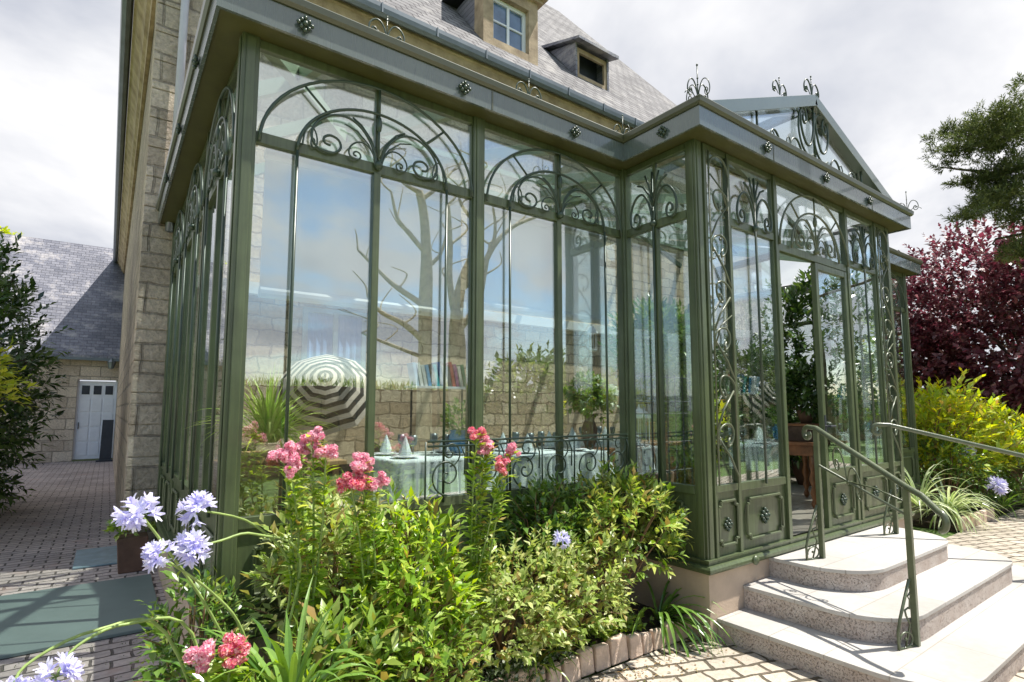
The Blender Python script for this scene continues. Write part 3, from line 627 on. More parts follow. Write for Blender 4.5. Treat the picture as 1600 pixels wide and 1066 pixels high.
def bay(fr, ua, ub, lab=None, mid=True, kickp=True, deco='arch', low=False, sill=ZS):
    """glazed bay: frame > pane, scrollwork, kick_panel"""
    m = MB()
    m.boxf(fr, ua, ub, ZT-.035, ZT+.03, -.03, .012); m.boxf(fr, ua, ub, sill-.03, sill+.03, -.03, .016); m.boxf(fr, ua, ub, ZC-.04, ZC+.01, -.03, .010)
    um = (ua+ub)/2
    if mid: m.boxf(fr, um-.022, um+.022, sill+.03, ZT-.035, -.025, .020); m.boxf(fr, um-.014, um+.014, ZT+.03, ZC-.04, -.02, .008)
    if not mid or deco == 'none':
        m.boxf(fr, ua, ua+.02, sill+.03, ZT-.035, -.025, .008); m.boxf(fr, ub-.02, ub, sill+.03, ZT-.035, -.025, .008); m.boxf(fr, ua, ua+.02, ZT+.03, ZC-.04, -.025, .008); m.boxf(fr, ub-.02, ub, ZT+.03, ZC-.04, -.025, .008)
    f = part('bay_frame', m, M['green'], con, lab, bevel=.003)
    g = MB(); g.boxf(fr, ua, ub, sill+.03, ZT-.035, -.013, -.007)
    part('pane', g, M['glass'], f); g = MB(); g.boxf(fr, ua, ub, ZT+.03, ZC-.04, -.013, -.007); part('pane', g, M['glass'], f)
    s = MB()
    if deco == 'arch': arch(s, fr, ua, ub, .03)
    elif deco == 'stem':
        curve(s, fr, [(um, sill), (um, ZC-.12)], .03, .010)
        hw = (ub-ua)/2-.03
        for sg in (-1, 1):
            curve(s, fr, [(um+sg*hw*q, ZT+.0+.34*z) for q, z in _scroll], .03, .010)
            curve(s, fr, [(um, ZT+.14), (um+sg*.03, ZT+.24), (um+sg*.09, ZT+.33), (um+sg*.15, ZT+.36)], .03, .009)
            curve(s, fr, [(um, ZT+.20), (um+sg*.04, ZT+.34), (um+sg*.07, ZT+.42)], .03, .008)
        s.ball(fr(um, ZT, .03), .028, 8)
    if s.v: part('scrollwork', s, M['iron'], f, smooth=True)
    if kickp:
        k = MB(); k.boxf(fr, ua, ub, ZB+.05, sill-.03, -.012, -.002)
        if deco == 'arch':
            for a, b in ((ua, um), (um, ub)): kick(k, fr, a+.01, b-.01, ZB+.05, sill-.03, 0)
        else: kick(k, fr, ua, ub, ZB+.05, sill-.03, 0)
        kp = part('kick_panel', k, M['green'], f)
        if deco != 'arch':
            r = MB(); rosette(r, fr(um, (ZB+.05+sill)/2-.01, 0), .062, fr.n); part('rosette', r, M['iron'], f, smooth=True)
    return f
bay(fM, XL+.065, 1.955, 'left arched bay of the front'); b2 = bay(fM, 2.045, XI-.045, 'right arched bay of the front')
bay(fM, XP+.045, 8.315); bay(fM, 8.405, XE-.065)
bay(fL, Y1+.065, 4.435, 'nearest bay of the shaded end wall'); bay(fL, 4.505, 5.745); bay(fL, 5.815, 6.98)
bay(fS, Y2+.085, Y1-.045, 'side bay of the porch', deco='stem'); bay(fR, Y2+.085, Y1-.045, deco='stem', lab=None)
for a, b in ((Y1+.065, 4.435), (4.505, 5.745), (5.815, 7.098)): bay(fE, a, b, deco='none')
# low balustrade in front of second bay
m = MB(); za, zb2 = ZS+.03, 1.40
for z in (zb2, zb2-.03): curve(m, fM, [(1.62, z), (3.43, z)], .045, .007)
for i in range(6):
    c = 1.76+i*.31
    curve(m, fM, [(c-.155, za), (c-.155, zb2)], .045, .006)
    curve(m, fM, spiral2(c, za+.135, .125, PI*1.5, 1.55, .012, n=36), .045, .0065)
    curve(m, fM, spiral2(c+.02, za+.275, .085, -PI*.5, -1.4, .01, n=30), .045, .0055)
    curve(m, fM, [(c+.125, za+.135), (c+.13, za+.25), (c+.10, zb2-.03)], .045, .0055)
part('scroll_balustrade', m, M['iron'], con, smooth=True)
# porch front: pilasters, side bays, door bay
def pilaster(ua, ub):
    m = MB(); m.boxf(fP, ua, ua+.03, ZB+.03, ZC, -.02, .02); m.boxf(fP, ub-.035, ub, ZB+.03, ZC, -.02, .02)
    m.boxf(fP, ua+.03, ub-.035, ZS-.02, ZS+.03, -.02, .016); m.boxf(fP, ua+.03, ub-.035, ZC-.04, ZC+.008, -.02, .012)
    f = part('pilaster', m, M['green'], con, bevel=.003)
    g = MB(); g.boxf(fP, ua+.03, ub-.035, ZS+.03, ZC-.04, -.013, -.007); part('pane', g, M['glass'], f)
    s = MB(); cx = (ua+ub)/2; hw = (ub-ua)/2-.045; z = ZS+.08; i = 0
    for e in (-1, 1): curve(s, fP, [(cx+e*hw, ZS+.03), (cx+e*hw, ZC-.05)], .028, .007)
    while z < ZC-.42:
        h = .50; sg = 1 if i % 2 == 0 else -1
        curve(s, fP, [(cx+sg*hw, z), (cx+sg*hw*.3, z+h*.28), (cx-sg*hw*.8, z+h*.56)], .03, .008)
        curve(s, fP, [(cx-sg*hw*.8, z+h*.5)]+[(cx+sg*hw*.95*math.cos(a)*(1-.35*max(0,(PI-a)/PI)) , z+h*.62+.085*math.sin(a)) for a in [PI-j*PI/9 for j in range(0, 14)]]+[(cx+sg*.0, z+h*.50), (cx+sg*hw*.2, z+h*.58)], .03, .008)
        curve(s, fP, [(cx-sg*hw*.8, z+h*.56), (cx-sg*hw*.3, z+h*.82), (cx+sg*hw*.9, z+h*1.0)], .03, .006) if i % 3 == 2 else None
        for q in range(3): s.ball(fP(cx+rnd.uniform(-.4,.4)*hw, z+h*rnd.uniform(.35,.8), .032), .012, 5) if i > 1 else None
        z += h*.72; i += 1
    curve(s, fP, ell(cx, ZC-.20, hw, .13), .03, .008)
    part('scrollwork', s, M['rail'], f, smooth=True)
    k = MB(); k.boxf(fP, ua+.03, ub-.035, ZB+.05, ZS-.02, -.012, -.002); kick(k, fP, ua+.0, ub-.0, ZB+.05, ZS-.02, 0); part('kick_panel', k, M['green'], f)
    r = MB(); rosette(r, fP(cx, (ZB+.05+ZS)/2-.02, 0), .05, fP.n); part('rosette', r, M['iron'], f, smooth=True)
pilaster(XI+.085, 3.90); pilaster(XP-.42, XP-.085)
bay(fP, 3.905, 4.565, 'glazed panel left of the doorway', deco='stem', mid=False); bay(fP, 5.975, XP-.425, 'glazed panel right of the doorway', deco='stem', mid=False)
for x in (4.59, 5.95):
    m = MB(); m.boxf(fP, x-.025, x+.025, ZF+.03, ZC, -.035, .024); part('door_post', m, M['green'], con, bevel=.003)
# door bay fanlight
m = MB(); m.boxf(fP, 4.615, 5.925, ZT-.11, ZT-.04, -.03, .014); m.boxf(fP, 4.615, 5.925, ZC-.04, ZC+.01, -.03, .010)
f = part('fanlight', m, M['green'], con, bevel=.003)
g = MB(); g.boxf(fP, 4.615, 5.925, ZT-.04, ZC-.04, -.013, -.007); part('pane', g, M['glass'], f)
s = MB(); arch(s, fP, 4.60, 5.94, .03, bars=False, zt=ZT-.03); part('scrollwork', s, M['rail'], f, smooth=True)
def leaf_door(hx, sgn, ang, lab):
    """door leaf hinged at hx; sgn = direction of the free edge"""
    w = .655; ca, sa = math.cos(ang), math.sin(ang)
    fd = Fr((hx, Y2-.0), (sgn*ca, sa), (sgn*sa*1.0 if sgn > 0 else -sa*-1.0, -ca))
    fd.n = Vector((fd.u.y*sgn, -fd.u.x*sgn, 0))
    z0, z1 = ZF+.035, ZT-.115
    m = MB(); m.boxf(fd, 0, .055, z0, z1, -.03, .015); m.boxf(fd, w-.055, w, z0, z1, -.03, .015)
    for a, b in ((z0, z0+.06), (ZS-.04, ZS+.04), (z1-.06, z1)): m.boxf(fd, .055, w-.055, a, b, -.028, .013)
    d = part('door', m, M['green'], con, lab, bevel=.003)
    g = MB(); g.boxf(fd, .055, w-.055, ZS+.04, z1-.06, -.013, -.007); part('pane', g, M['glass'], d)
    k = MB(); k.boxf(fd, .055, w-.055, z0+.06, ZS-.04, -.012, -.002); kick(k, fd, .05, w-.05, z0+.05, ZS-.035, 0); part('kick_panel', k, M['green'], d)
    r = MB(); rosette(r, fd(w/2, (z0+ZS)/2+.01, 0), .055, fd.n); part('rosette', r, M['iron'], d, smooth=True)
    h = MB(); h.tube([fd(w-.03, 1.45, .015), fd(w-.03, 1.45, .06), fd(w-.12, 1.45, .065)], .009, 6); h.boxf(fd, w-.045, w-.015, 1.35, 1.55, .015, .019); part('handle', h, M['dark'], d)
leaf_door(4.62, 1, math.radians(82), 'left door leaf standing open inwards'); leaf_door(5.92, -1, 0, 'closed right door leaf')
# base rails
BP = [(XL, YH), (XL, Y1), (XI, Y1), (XI, Y2), (XP, Y2), (XP, Y1), (XE, Y1), (XE, YH)]
def rail(prof, name, mt, lab=None, pts=BP):
    # outward is to the right of travel when walking -Y then +X
    m = MB(); sweep_mould(m, prof, pts); return part(name, m, mt, con, lab)
rail([(-.06, ZB-.035),(.045, ZB-.035),(.058, ZB-.018),(.058, ZB+.0),(.045, ZB+.016),(.02, ZB+.018),(.02, ZB+.035),(.03, ZB+.04),(.03, ZB+.055),(-.01, ZB+.055),(-.06, ZB+.02)], 'base_rail', M['green'], pts=BP)
rail([(-.25, 0),(.012, 0),(.012, ZB-.036),(-.25, ZB-.036)], 'plinth', M['plinth'], 'cream stone plinth', pts=[(XL, YH-.03)]+BP[1:-1]+[(XE, YH-.03)])
for X in (3.98, 6.55):
    m = MB(); m.lathe((X, Y2-.05, ZB-.01), [(.012,0),(.034,.006),(.036,.02),(.02,.032),(.008,.034)], 12, ax=(0,-1,0)); part('boss', m, M['green'], con, smooth=True)
# eaves: soffit, fascia, gutter
ov = .155
rail([(-.02, ZC+.012),(ov, ZC+.012),(ov, ZC+.032),(-.02, ZC+.032)], 'soffit', mat('soffit_paint', (.066,.068,.016), rough=.55, var=.12), 'olive underside of the eaves')
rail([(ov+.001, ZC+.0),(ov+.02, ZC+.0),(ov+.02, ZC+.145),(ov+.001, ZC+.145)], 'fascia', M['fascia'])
rail([(ov+.001, ZC+.147),(ov+.030, ZC+.147),(ov+.045, ZC+.165),(ov+.050, ZC+.20),(ov+.042, ZC+.21),(ov+.02, ZC+.205),(ov-.04, ZC+.19),(ov-.04, ZC+.147)], 'gutter', M['gutterp'])
rail([(.10, ZC+.034),(ov-.045, ZC+.034),(ov-.045, ZC+.17),(.10, ZC+.17)], 'gutter_box', M['zinc'])
def ros_at(p, n):
    m = MB(); m.lathe(p, [(.008,0),(.03,.004),(.03,.014),(.01,.02)], 10, ax=n); rosette(m, Vector(p)+Vector(n)*.012, .046, n); part('rosette', m, M['iron'], con, smooth=True)
w = ov+.02
for X in (.755, 1.776, 2.761): ros_at((X, Y1-w, ZC+.072), (0,-1,0))
ros_at((XI-w, 2.58, ZC+.072), (-1,0,0))
for X in (4.187, 5.19, 6.12): ros_at((X, Y2-w, ZC+.072), (0,-1,0))
for Y in (3.7, 4.7, 5.8): ros_at((XL-w, Y, ZC+.072), (-1,0,0))
def finial(p, s, dirv=(1,0), name='finial', corner=False, fat=1.):
    m = MB(); p = Vector(p); d = Vector((dirv[0], dirv[1], 0)).normalized()
    def P(u, v): return p+d*u*s+Vector((0,0,v*s))
    sides = (-1, 1)
    tall = 1. if fat == 1. or corner else .72
    m.tube([P(0,-.02), P(0,.95*tall)], [.009*s*1.6, .004], 6); m.ball(P(0,.98*tall), .018*s*1.6, 6, sq=(1,1,1.6))
    for k in (.42, .6): m.ball(P(0,k), .022*s*1.3, 6)
    for sg in sides:
        m.tube([P(sg*u*.52*fat**.5, v*.62) for u, v in _scroll], .018*s*fat, 5)
        m.tube([P(sg*(.12+.45*t), .14*math.sin(PI*t)*1.2) for t in [i/8 for i in range(9)]], .012*s*1.1, 5)
    if corner:
        d2 = Vector((-d.y, d.x, 0))
        for sg in sides: m.tube([p+d2*sg*u*.42*s+Vector((0,0,v*.62*s)) for u, v in _scroll], .013*s*1.1, 5)
    part(name, m, M['iron'], con, smooth=True)
zt_ = ZC+.20
for X in (1.24, 2.33): finial((X, Y1-w+.01, zt_+.005), .20, fat=1.6)
finial((XI-w+.02, Y1-w+.02, zt_+.0), .21, (1,0), corner=True, fat=1.3)
finial((XI-w+.02, Y2-w+.02, zt_), .27, (1,0), corner=True); finial((XP+w-.02, Y2-w+.02, zt_), .24, (0,1))
for k_, (a_, b_) in enumerate(((.1, Y1), (2.0, Y1), (4.3, Y2), (6.2, Y2), (8.3, Y1))):
    m = MB(); m.box((a_, b_-ov-.0225, ZC+.002), (a_+.012, b_-ov-.0202, ZC+.143)); part('fascia_joint', m, M['gutterp'], con) if k_ != 0 else None
# main glass roof: rafters + panes
ZR0, ZR1 = ZC+.12, 5.0
def rz(y): return ZR0+(y-Y1)/(YH-Y1)*(ZR1-ZR0)
m = MB(); xs = [1.0, 2.0, 3.0, 4.0, 5.0, 6.0, 7.0, 8.0, 9.0]
hipx = 2.6
def barb(m, a, b, w=.03, h=.05):
    a = Vector(a); b = Vector(b); t = (b-a).normalized(); s = t.cross(Vector((0,0,1))).normalized()*w; u = s.cross(t).normalized()*h
    m.add([a-s-u, a+s-u, a+s+u, a-s+u, b-s-u, b+s-u, b+s+u, b-s+u], [(3,2,1,0),(4,5,6,7),(0,1,5,4),(1,2,6,5),(2,3,7,6),(3,0,4,7)])
for x in xs:
    if x < hipx: yy = Y1+(x-XL)/(hipx-XL)*(YH-Y1); barb(m, (x, Y1, ZR0), (x, yy, rz(yy)))
    else: barb(m, (x, Y1, ZR0), (x, YH-.02, ZR1))
barb(m, (XL, Y1, ZR0), (hipx, YH-.02, ZR1), .04, .06)
for y in (4.15, 5.15, 6.15):
    xx = XL+(y-Y1)/(YH-Y1)*(hipx-XL); barb(m, (XL, y, ZR0), (xx, y, rz(y)))
for q in (.5,):
    y = Y1+(YH-Y1)*q; xx = XL+q*(hipx-XL); barb(m, (xx, y, rz(y)), (XE, y, rz(y)), .02, .03)
barb(m, (XE, Y1, ZR0), (XE, YH-.02, ZR1), .04, .06)
barb(m, (2.6, YH-.04, ZR1), (XE, YH-.04, ZR1), .03, .06)
part('rafters', m, mat('rafter_paint', (.30,.38,.28), rough=.4, var=.08), con)
m = MB(); e_ = .02
m.add([(XL, Y1, ZR0+.06),(XE, Y1, ZR0+.06),(XE, YH, ZR1+.06),(hipx, YH, ZR1+.06)], [(0,1,2,3)]); m.add([(XL, Y1, ZR0+.062),(hipx, YH, ZR1+.062),(XL, YH, ZR0+.062)], [(0,1,2)])
m.add([(XE, Y1, ZR0+.06),(XE, YH, ZR0+.06),(XE, YH, ZR1+.06)], [(0,1,2)])
part('glass_roof', m, M['roofglass'], con)
# porch gable
XA, ZA, YG = (XI+XP)/2, 4.55, Y2-.045
zg0 = ZC+.20
m = MB()
def rake(m, xa, za, xb, zb_, y, dpt=.05, hh=.075, prj=.06):
    a = Vector((xa, y, za)); b = Vector((xb, y, zb_)); t = (b-a).normalized(); u = Vector((-t.z, 0, t.x)); u = u if u.z > 0 else -u
    q = [a-u*hh, b-u*hh, b+u*hh*.4, a+u*hh*.4]
    m.add([(p.x, y-prj, p.z) for p in q]+[(p.x, y+dpt, p.z) for p in q], [(0,1,2,3),(7,6,5,4),(0,4,5,1),(1,5,6,2),(2,6,7,3),(3,7,4,0)])
rake(m, XI-.05, zg0+.02, XA-.001, ZA, YG); rake(m, XA+.001, ZA, XP+.05, zg0+.02, YG)
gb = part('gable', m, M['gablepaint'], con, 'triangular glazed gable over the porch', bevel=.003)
m = MB(); m.add([(XI+.1, YG, zg0),(XP-.1, YG, zg0),(XA, YG, ZA-.08),(XI+.1, YG+.006, zg0),(XP-.1, YG+.006, zg0),(XA, YG+.006, ZA-.08)], [(0,1,2),(5,4,3),(0,3,4,1),(1,4,5,2),(2,5,3,0)]); part('pane', m, M['glass'], gb)
s = MB(); fG = Fr((0, YG), (1,0), (0,-1))
curve(s, fG, [(XA, zg0), (XA, ZA-.08)], .02, .012); curve(s, fG, [(XI+.3, zg0+.006), (XP-.3, zg0+.006)], .03, .006)
for sg in (-1, 1):
    for k_ in range(4): curve(s, fG, [(XA+sg*(.45+.27*k_+.12*q), zg0+.01+(.22-.04*k_)*z) for q, z in _scroll], .03, .005)
for x in (XA-1.0, XA+1.0): curve(s, fG, [(x, zg0), (x, zg0+.28)], .02, .010)
for sg in (-1, 1):
    curve(s, fG, [(XA+sg*.28*q*1.1, ZA-.14-.5*z*.9) for q, z in _scroll], .03, .010)
    curve(s, fG, ell(XA+sg*.14, ZA-.36, .17, .24, 60, 300), .03, .009)
    curve(s, fG, [(XA+sg*(.25+.28*q), zg0+.26*z) for q, z in _scroll], .03, .009)
    curve(s, fG, [(XA+sg*(.85-.22*q), zg0+.22*z) for q, z in _scroll], .03, .009)
part('scrollwork', s, M['iron'], gb, smooth=True)
m = MB(); ye = 5.2
for q in (0, .33, .66, 1.0):
    for s_ in (-1, 1):
        y = YG+.05+q*(ye-YG); barb(m, (XA, y, ZA-.08), (XA+s_*(XP-XI)/2, y, zg0-.02), .02, .03)
barb(m, (XA, YG+.05, ZA-.06), (XA, ye, ZA-.06), .03, .04); part('porch_rafters', m, M['green'], con)
m = MB(); m.add([(XI, YG+.05, zg0),(XA, YG+.05, ZA-.02),(XA, ye, ZA-.02),(XI, ye, zg0)], [(0,1,2,3)]); m.add([(XP, YG+.05, zg0),(XA, YG+.05, ZA-.02),(XA, ye, ZA-.02),(XP, ye, zg0)], [(3,2,1,0)]); part('porch_glass_roof', m, M['roofglass'], con)
finial((XA, YG-.02, ZA+.04), .27, (1,0), fat=1.4); finial((XA-.6, YG-.02, ZA-.16), .22, (1,0), fat=1.4)
# interior floor
g = MB(); g.box((XL+.26, Y1+.2, .2), (XE-.26, YH-.0, ZF)); g.box((XI+.26, Y2+.02, .2), (XP-.26, Y1+.2, ZF-.001)); part('floor', g, M['floor'], con, 'tiled floor inside')
# inner house wall lining
m = MB(); m.box((XL+.1, YH-.02, ZF), (XE, YH-.003, 3.0)); part('inner_wall', m, M['inwall'], con, 'warm stone wall inside')
m = MB(); m.box((XL+.1, YH-.022, 3.0), (XE, YH-.003, 4.95)); part('inner_wall', m, M['inwall'], con, 'upper part of the stone wall inside')
m = MB(); m.box((XL+.1, YH-.14, 2.96), (XE, YH-.023, 3.10)); part('wall_beam', m, M['beam'], con)
# ================================================================== STEPS AND HANDRAILS
st = top('stone_steps', 'three pale stone steps with rounded corners leading to the porch door', 'steps', (5.27, 1.8, 0))
def stepoutline(x0, x1, yf, yb, r):
    pts = [(x0, yb)]
    pts += [(x0+r-r*math.cos(a), yf+r-r*math.sin(a)) for a in [i*PI/2/12 for i in range(13)]]
    pts += [(x1-r+r*math.sin(a), yf+r-r*math.cos(a)) for a in [i*PI/2/12 for i in range(13)]]
    pts += [(x1, yb)]
    return pts
for (x0, x1, yf, z0, z1, lab) in ((3.54, 7.0, 1.04, 0, .142, 'widest bottom step'), (3.88, 6.66, 1.41, .142, .304, 'middle step'), (4.24, 6.30, 1.75, .304, .455, 'top landing step')):
    yb = Y2-.014
    m = MB(); m.prism(stepoutline(x0+.008, x1-.008, yf+.008, yb, .42)[::-1], z0+.001, z1-.028)
    # keep outward winding
    s_ = part('step', m, M['riser'], st, lab)
    m = MB(); m.prism(stepoutline(x0, x1, yf, yb-.001, .42)[::-1], z1-.028, z1); part('tread', m, M['tread'], s_, bevel=.004)
def handrail(ax, ay, bx, by, ex, ey, zb_, ze, lab, low=True):
    h = top('handrail', lab, 'handrail', (ax, ay, .455))
    za = 1.455
    d = Vector((bx-ax, by-ay, 0)).normalized()
    A = Vector((ax, ay, za)); B = Vector((bx, by, zb_)); E_ = Vector((ex, ey, ze))
    m = MB(); back = A-d*.10
    pts = []
    # inward scroll at the top end
    for i in range(15):
        t = i/14; a = -PI*.5+ (1-t)*PI*1.7; r = .012+.045*t
        pts.append(back+Vector((0,0,-.052))-d*math.cos(a+PI/2)*0+(-d)*(r*math.sin((1-t)*PI*1.7))+Vector((0,0,r*math.cos((1-t)*PI*1.7))))
    pts += [A+Vector((0,0,.0)), A.lerp(B, .33), A.lerp(B, .66), B, B.lerp(E_, .5)+Vector((0,0,.02)), E_+Vector((0,0,.0))]
    # downward curl at the bottom end
    e2 = (E_-B); e2.z = 0; e2 = e2.normalized()
    for i in range(1, 9):
        a = i/8*PI*.95; pts.append(E_+e2*(.05*math.sin(a))+Vector((0,0,-.06*(1-math.cos(a))*.9)))
    m.tube(pts, .0195, 10); part('top_rail', m, M['rail'], h, smooth=True)
    m = MB(); A2 = Vector((ax, ay, 1.17)); B2 = Vector((bx, by, .93)); m.tube([A2+Vector((0,0,.08))-d*.03, A2+Vector((0,0,.02))-d*.02, A2, B2], .009, 8)
    mid = A2.lerp(B2, .38)
    def Q(u, v): return mid+d*u+Vector((0,0,v))
    for sg in (-1, 1): m.tube([Q(sg*.16*q-.0, -.02-.16*sg*q*0+.22*z-.14*sg*q) for q, z in _scroll], .006, 5)
    m.tube([mid+Vector((0,0,0)), mid.lerp(B, .5)+Vector((0,0,-.03)), B+Vector((0,0,-.10)), B+Vector((0,0,-.2))+d*-.01], .006, 5)
    if low: part('lower_rail', m, M['rail'], h, smooth=True)
    for (x, y, z0, z1) in ((ax, ay, .455, za), (bx, by, .142, zb_)):
        m = MB(); m.box((x-.0175, y-.0175, z0), (x+.0175, y+.0175, z1-.01)); p = part('rail_post', m, M['rail'], h, bevel=.003)
        s = MB(); q = Vector((x, y, z0))-d*.02*0
        def G(u, v): return Vector((x, y, z0))+Vector((-.97,.22,0))*(u*1.7)+Vector((0,0,v*1.12))
        s.tube([G(.10, 0), G(.10, .09), G(.085, .16), G(.02, .36)], .009, 6)
        s.tube([G(.10,.004), G(.0,.004)], .008, 6)
        s.tube([G(.02+.0*t, 0) if False else G(.058+.036*math.cos(a), .045+.04*math.sin(a)) for a in [-.2+i*PI*1.6/14 for i in range(15)]]+[G(.03,.12), G(.05,.17), G(.055,.20), G(.035,.21)], .006, 6)
        s.tube([G(.03,.20), G(.025,.25), G(.035,.27), G(.02,.29)], .005, 5)
        s.ball(G(.06,.05), .010, 6)
        part('scroll_bracket', s, M['rail'], p, smooth=True)
    return h
handrail(4.54, 2.15, 4.14, 1.42, 3.99, 1.21, 1.11, 1.0, 'green iron handrail on the near side of the steps')
handrail(5.97, 2.15, 6.74, 1.24, 6.92, 1.0, 1.15, 1.0, 'thin green iron handrail on the far side of the steps', low=False)
# ================================================================== GROUND THINGS
eg = top('bed_edging', 'low edging of upright pinkish stones along the near flower bed', 'garden edging', (2, 2.58, 0))
x = .42; i = 0
while x < 3.46:
    w_ = rnd.uniform(.10, .17); h = rnd.uniform(.12, .16)
    m = MB(); a, b = x+.005, min(3.47, x+w_-.005); y0 = 2.555+rnd.uniform(-.008,.008); dz = rnd.uniform(-.01,.01)
    m.add([(a,y0,0),(b,y0,0),(b,y0+.07,0),(a,y0+.07,0),(a+.006,y0+.012,h),(b-.006,y0+.012,h+dz),(b-.006,y0+.06,h+dz),(a+.006,y0+.06,h)], [(0,3,2,1),(4,5,6,7),(0,1,5,4),(1,2,6,5),(2,3,7,6),(3,0,4,7)])
    part('stone', m, M['edge'], eg, bevel=.01); x += w_
eg = top('bed_edging', 'low stone edging round the far bed beyond the steps', 'garden edging', (10, 2.6, 0))
x = 9.2
while x < 10.5:
    m = MB(); m.box((x+.005, 2.54, 0), (x+.17, 2.61, .16)); part('stone', m, M['edge'], eg, bevel=.01); x += .18
g = MB(); g.box((-1.6, 4.93, .004), (.42, 6.48, .028)); tag(part('ground_plate', g, M['mat'], bevel=.004), 'large grey green plate lying flat on the brick path', 'ground plate')
g = MB(); g.box((-.20, 7.2, .004), (.20, 8.08, .022)); tag(part('drain_cover', g, M['plate'], bevel=.004), 'small blue grey cover set in the brick path', 'drain cover')
pt = top('flower_pot', 'brown square pot on the path against the house corner', 'plant pot', (.27, 6.86, 0))
m = MB(); q = [(-.13,-.13),(.13,-.13),(.13,.13),(-.13,.13)]
m.add([(.27+a*.8, 6.86+b*.8, 0) for a, b in q]+[(.27+a, 6.86+b, .34) for a, b in q], [(3,2,1,0),(4,5,6,7),(0,1,5,4),(1,2,6,5),(2,3,7,6),(3,0,4,7)]); part('pot', m, M['terra'], pt, bevel=.01)
P, D, Nn, LL, WW, *_ = shoots((.27, 6.86, .42), (.18, .18, .14), 60, 5, .07, .03, 5, sl=.08); leafmesh('leaves', P, D, Nn, LL, WW, M['l_mid'], pt)
# ================================================================== FLOWER BED (near)
def C3(px, py, Y): v = atY(px, py, Y); return (v.x, v.y, v.z)
def px2m(n, px, Y):    # metres for n pixels at that column / depth plane
    return (atY(px+n/2, 640, Y)-atY(px-n/2, 640, Y)).length
shrub('lime_green_shrub', 'bright lime green leafy shrub in the middle of the front bed', 'shrub', (1.30, 2.66, .60), (.25, .22, .44), 250, 7, .088, .029, 'l_lime', 21, base=(1.33, 2.8, .08), group=None, sl=.15, up=.6, amp=.3)
shrub('pale_leaved_shrub', 'rounded shrub with small pale edged leaves right of the lime shrub', 'shrub', (1.92, 2.62, .42), (.44, .24, .33), 420, 7, .052, .026, 'l_var', 22, base=(1.95, 2.8, .08), sl=.10, up=.45, amp=.35)
shrub('pale_leaved_shrub', 'pale variegated shrub in the bed just below the upright blue flower head', 'shrub', (2.45, 2.66, .42), (.36, .22, .32), 280, 7, .052, .025, 'l_var', 23, base=(2.5, 2.85, .08), sl=.10, up=.5, amp=.3)
shrub('glossy_evergreen_shrub', 'dark glossy evergreen shrub with yellow tips beside the porch corner', 'shrub', (2.98, 2.78, .72), (.42, .28, .40), 380, 7, .078, .032, 'l_choisya', 24, base=(3.0, 2.9, .08), sl=.14, up=.45, amp=.3)
shrub('glossy_evergreen_shrub', 'dark green shrub against the glass left of the porch shrub', 'shrub', (2.42, 2.92, .72), (.30, .16, .30), 220, 7, .075, .030, 'l_dark', 25, base=(2.42, 2.95, .08), sl=.14, up=.5, amp=.3)
shrub('leafy_green_shrub', 'mid green leafy shrub at the front left end of the bed', 'shrub', (.80, 2.42, .38), (.28, .16, .22), 190, 6, .095, .036, 'l_mid', 26, base=(.8, 2.7, .08), sl=.13, up=.5, amp=.3)
shrub('leafy_green_shrub', 'low light green shrub at the bottom left corner of the bed', 'shrub', (.52, 2.28, .36), (.20, .14, .18), 160, 6, .07, .025, 'l_lime', 27, base=(.6, 2.65, .08), sl=.12, up=.4)
shrub('variegated_shrub', 'fine leaved green shrub climbing towards the sill behind the pink flowers', 'shrub', (.96, 2.88, .72), (.34, .16, .40), 190, 7, .075, .026, 'l_var', 28, base=(1., 2.9, .08), sl=.15, up=.5)
gc = None
P, D, Nn, LL, WW, p0, sd, ls = shoots((1.35, 2.62, .10), (.95, .16, .16), 900, 7, .026, .016, 31, sl=.06, bottom=-.1, inner=.2)
struct(leafmesh('ground_cover', P, D, Nn, LL, WW, M['l_ground'], None), 'stuff', 'dark ground cover with tiny white flowers at the foot of the bed', 'ground cover')
P, D, Nn, LL, WW, p0, sd, ls = shoots((2.5, 2.74, .12), (.75, .09, .09), 300, 7, .035, .018, 32, sl=.07, bottom=-.1, inner=.2)
struct(leafmesh('ground_cover', P, D, Nn, LL, WW, M['l_lime'], None), 'stuff', 'bright green creeping plants spilling over the edging stones', 'ground cover')
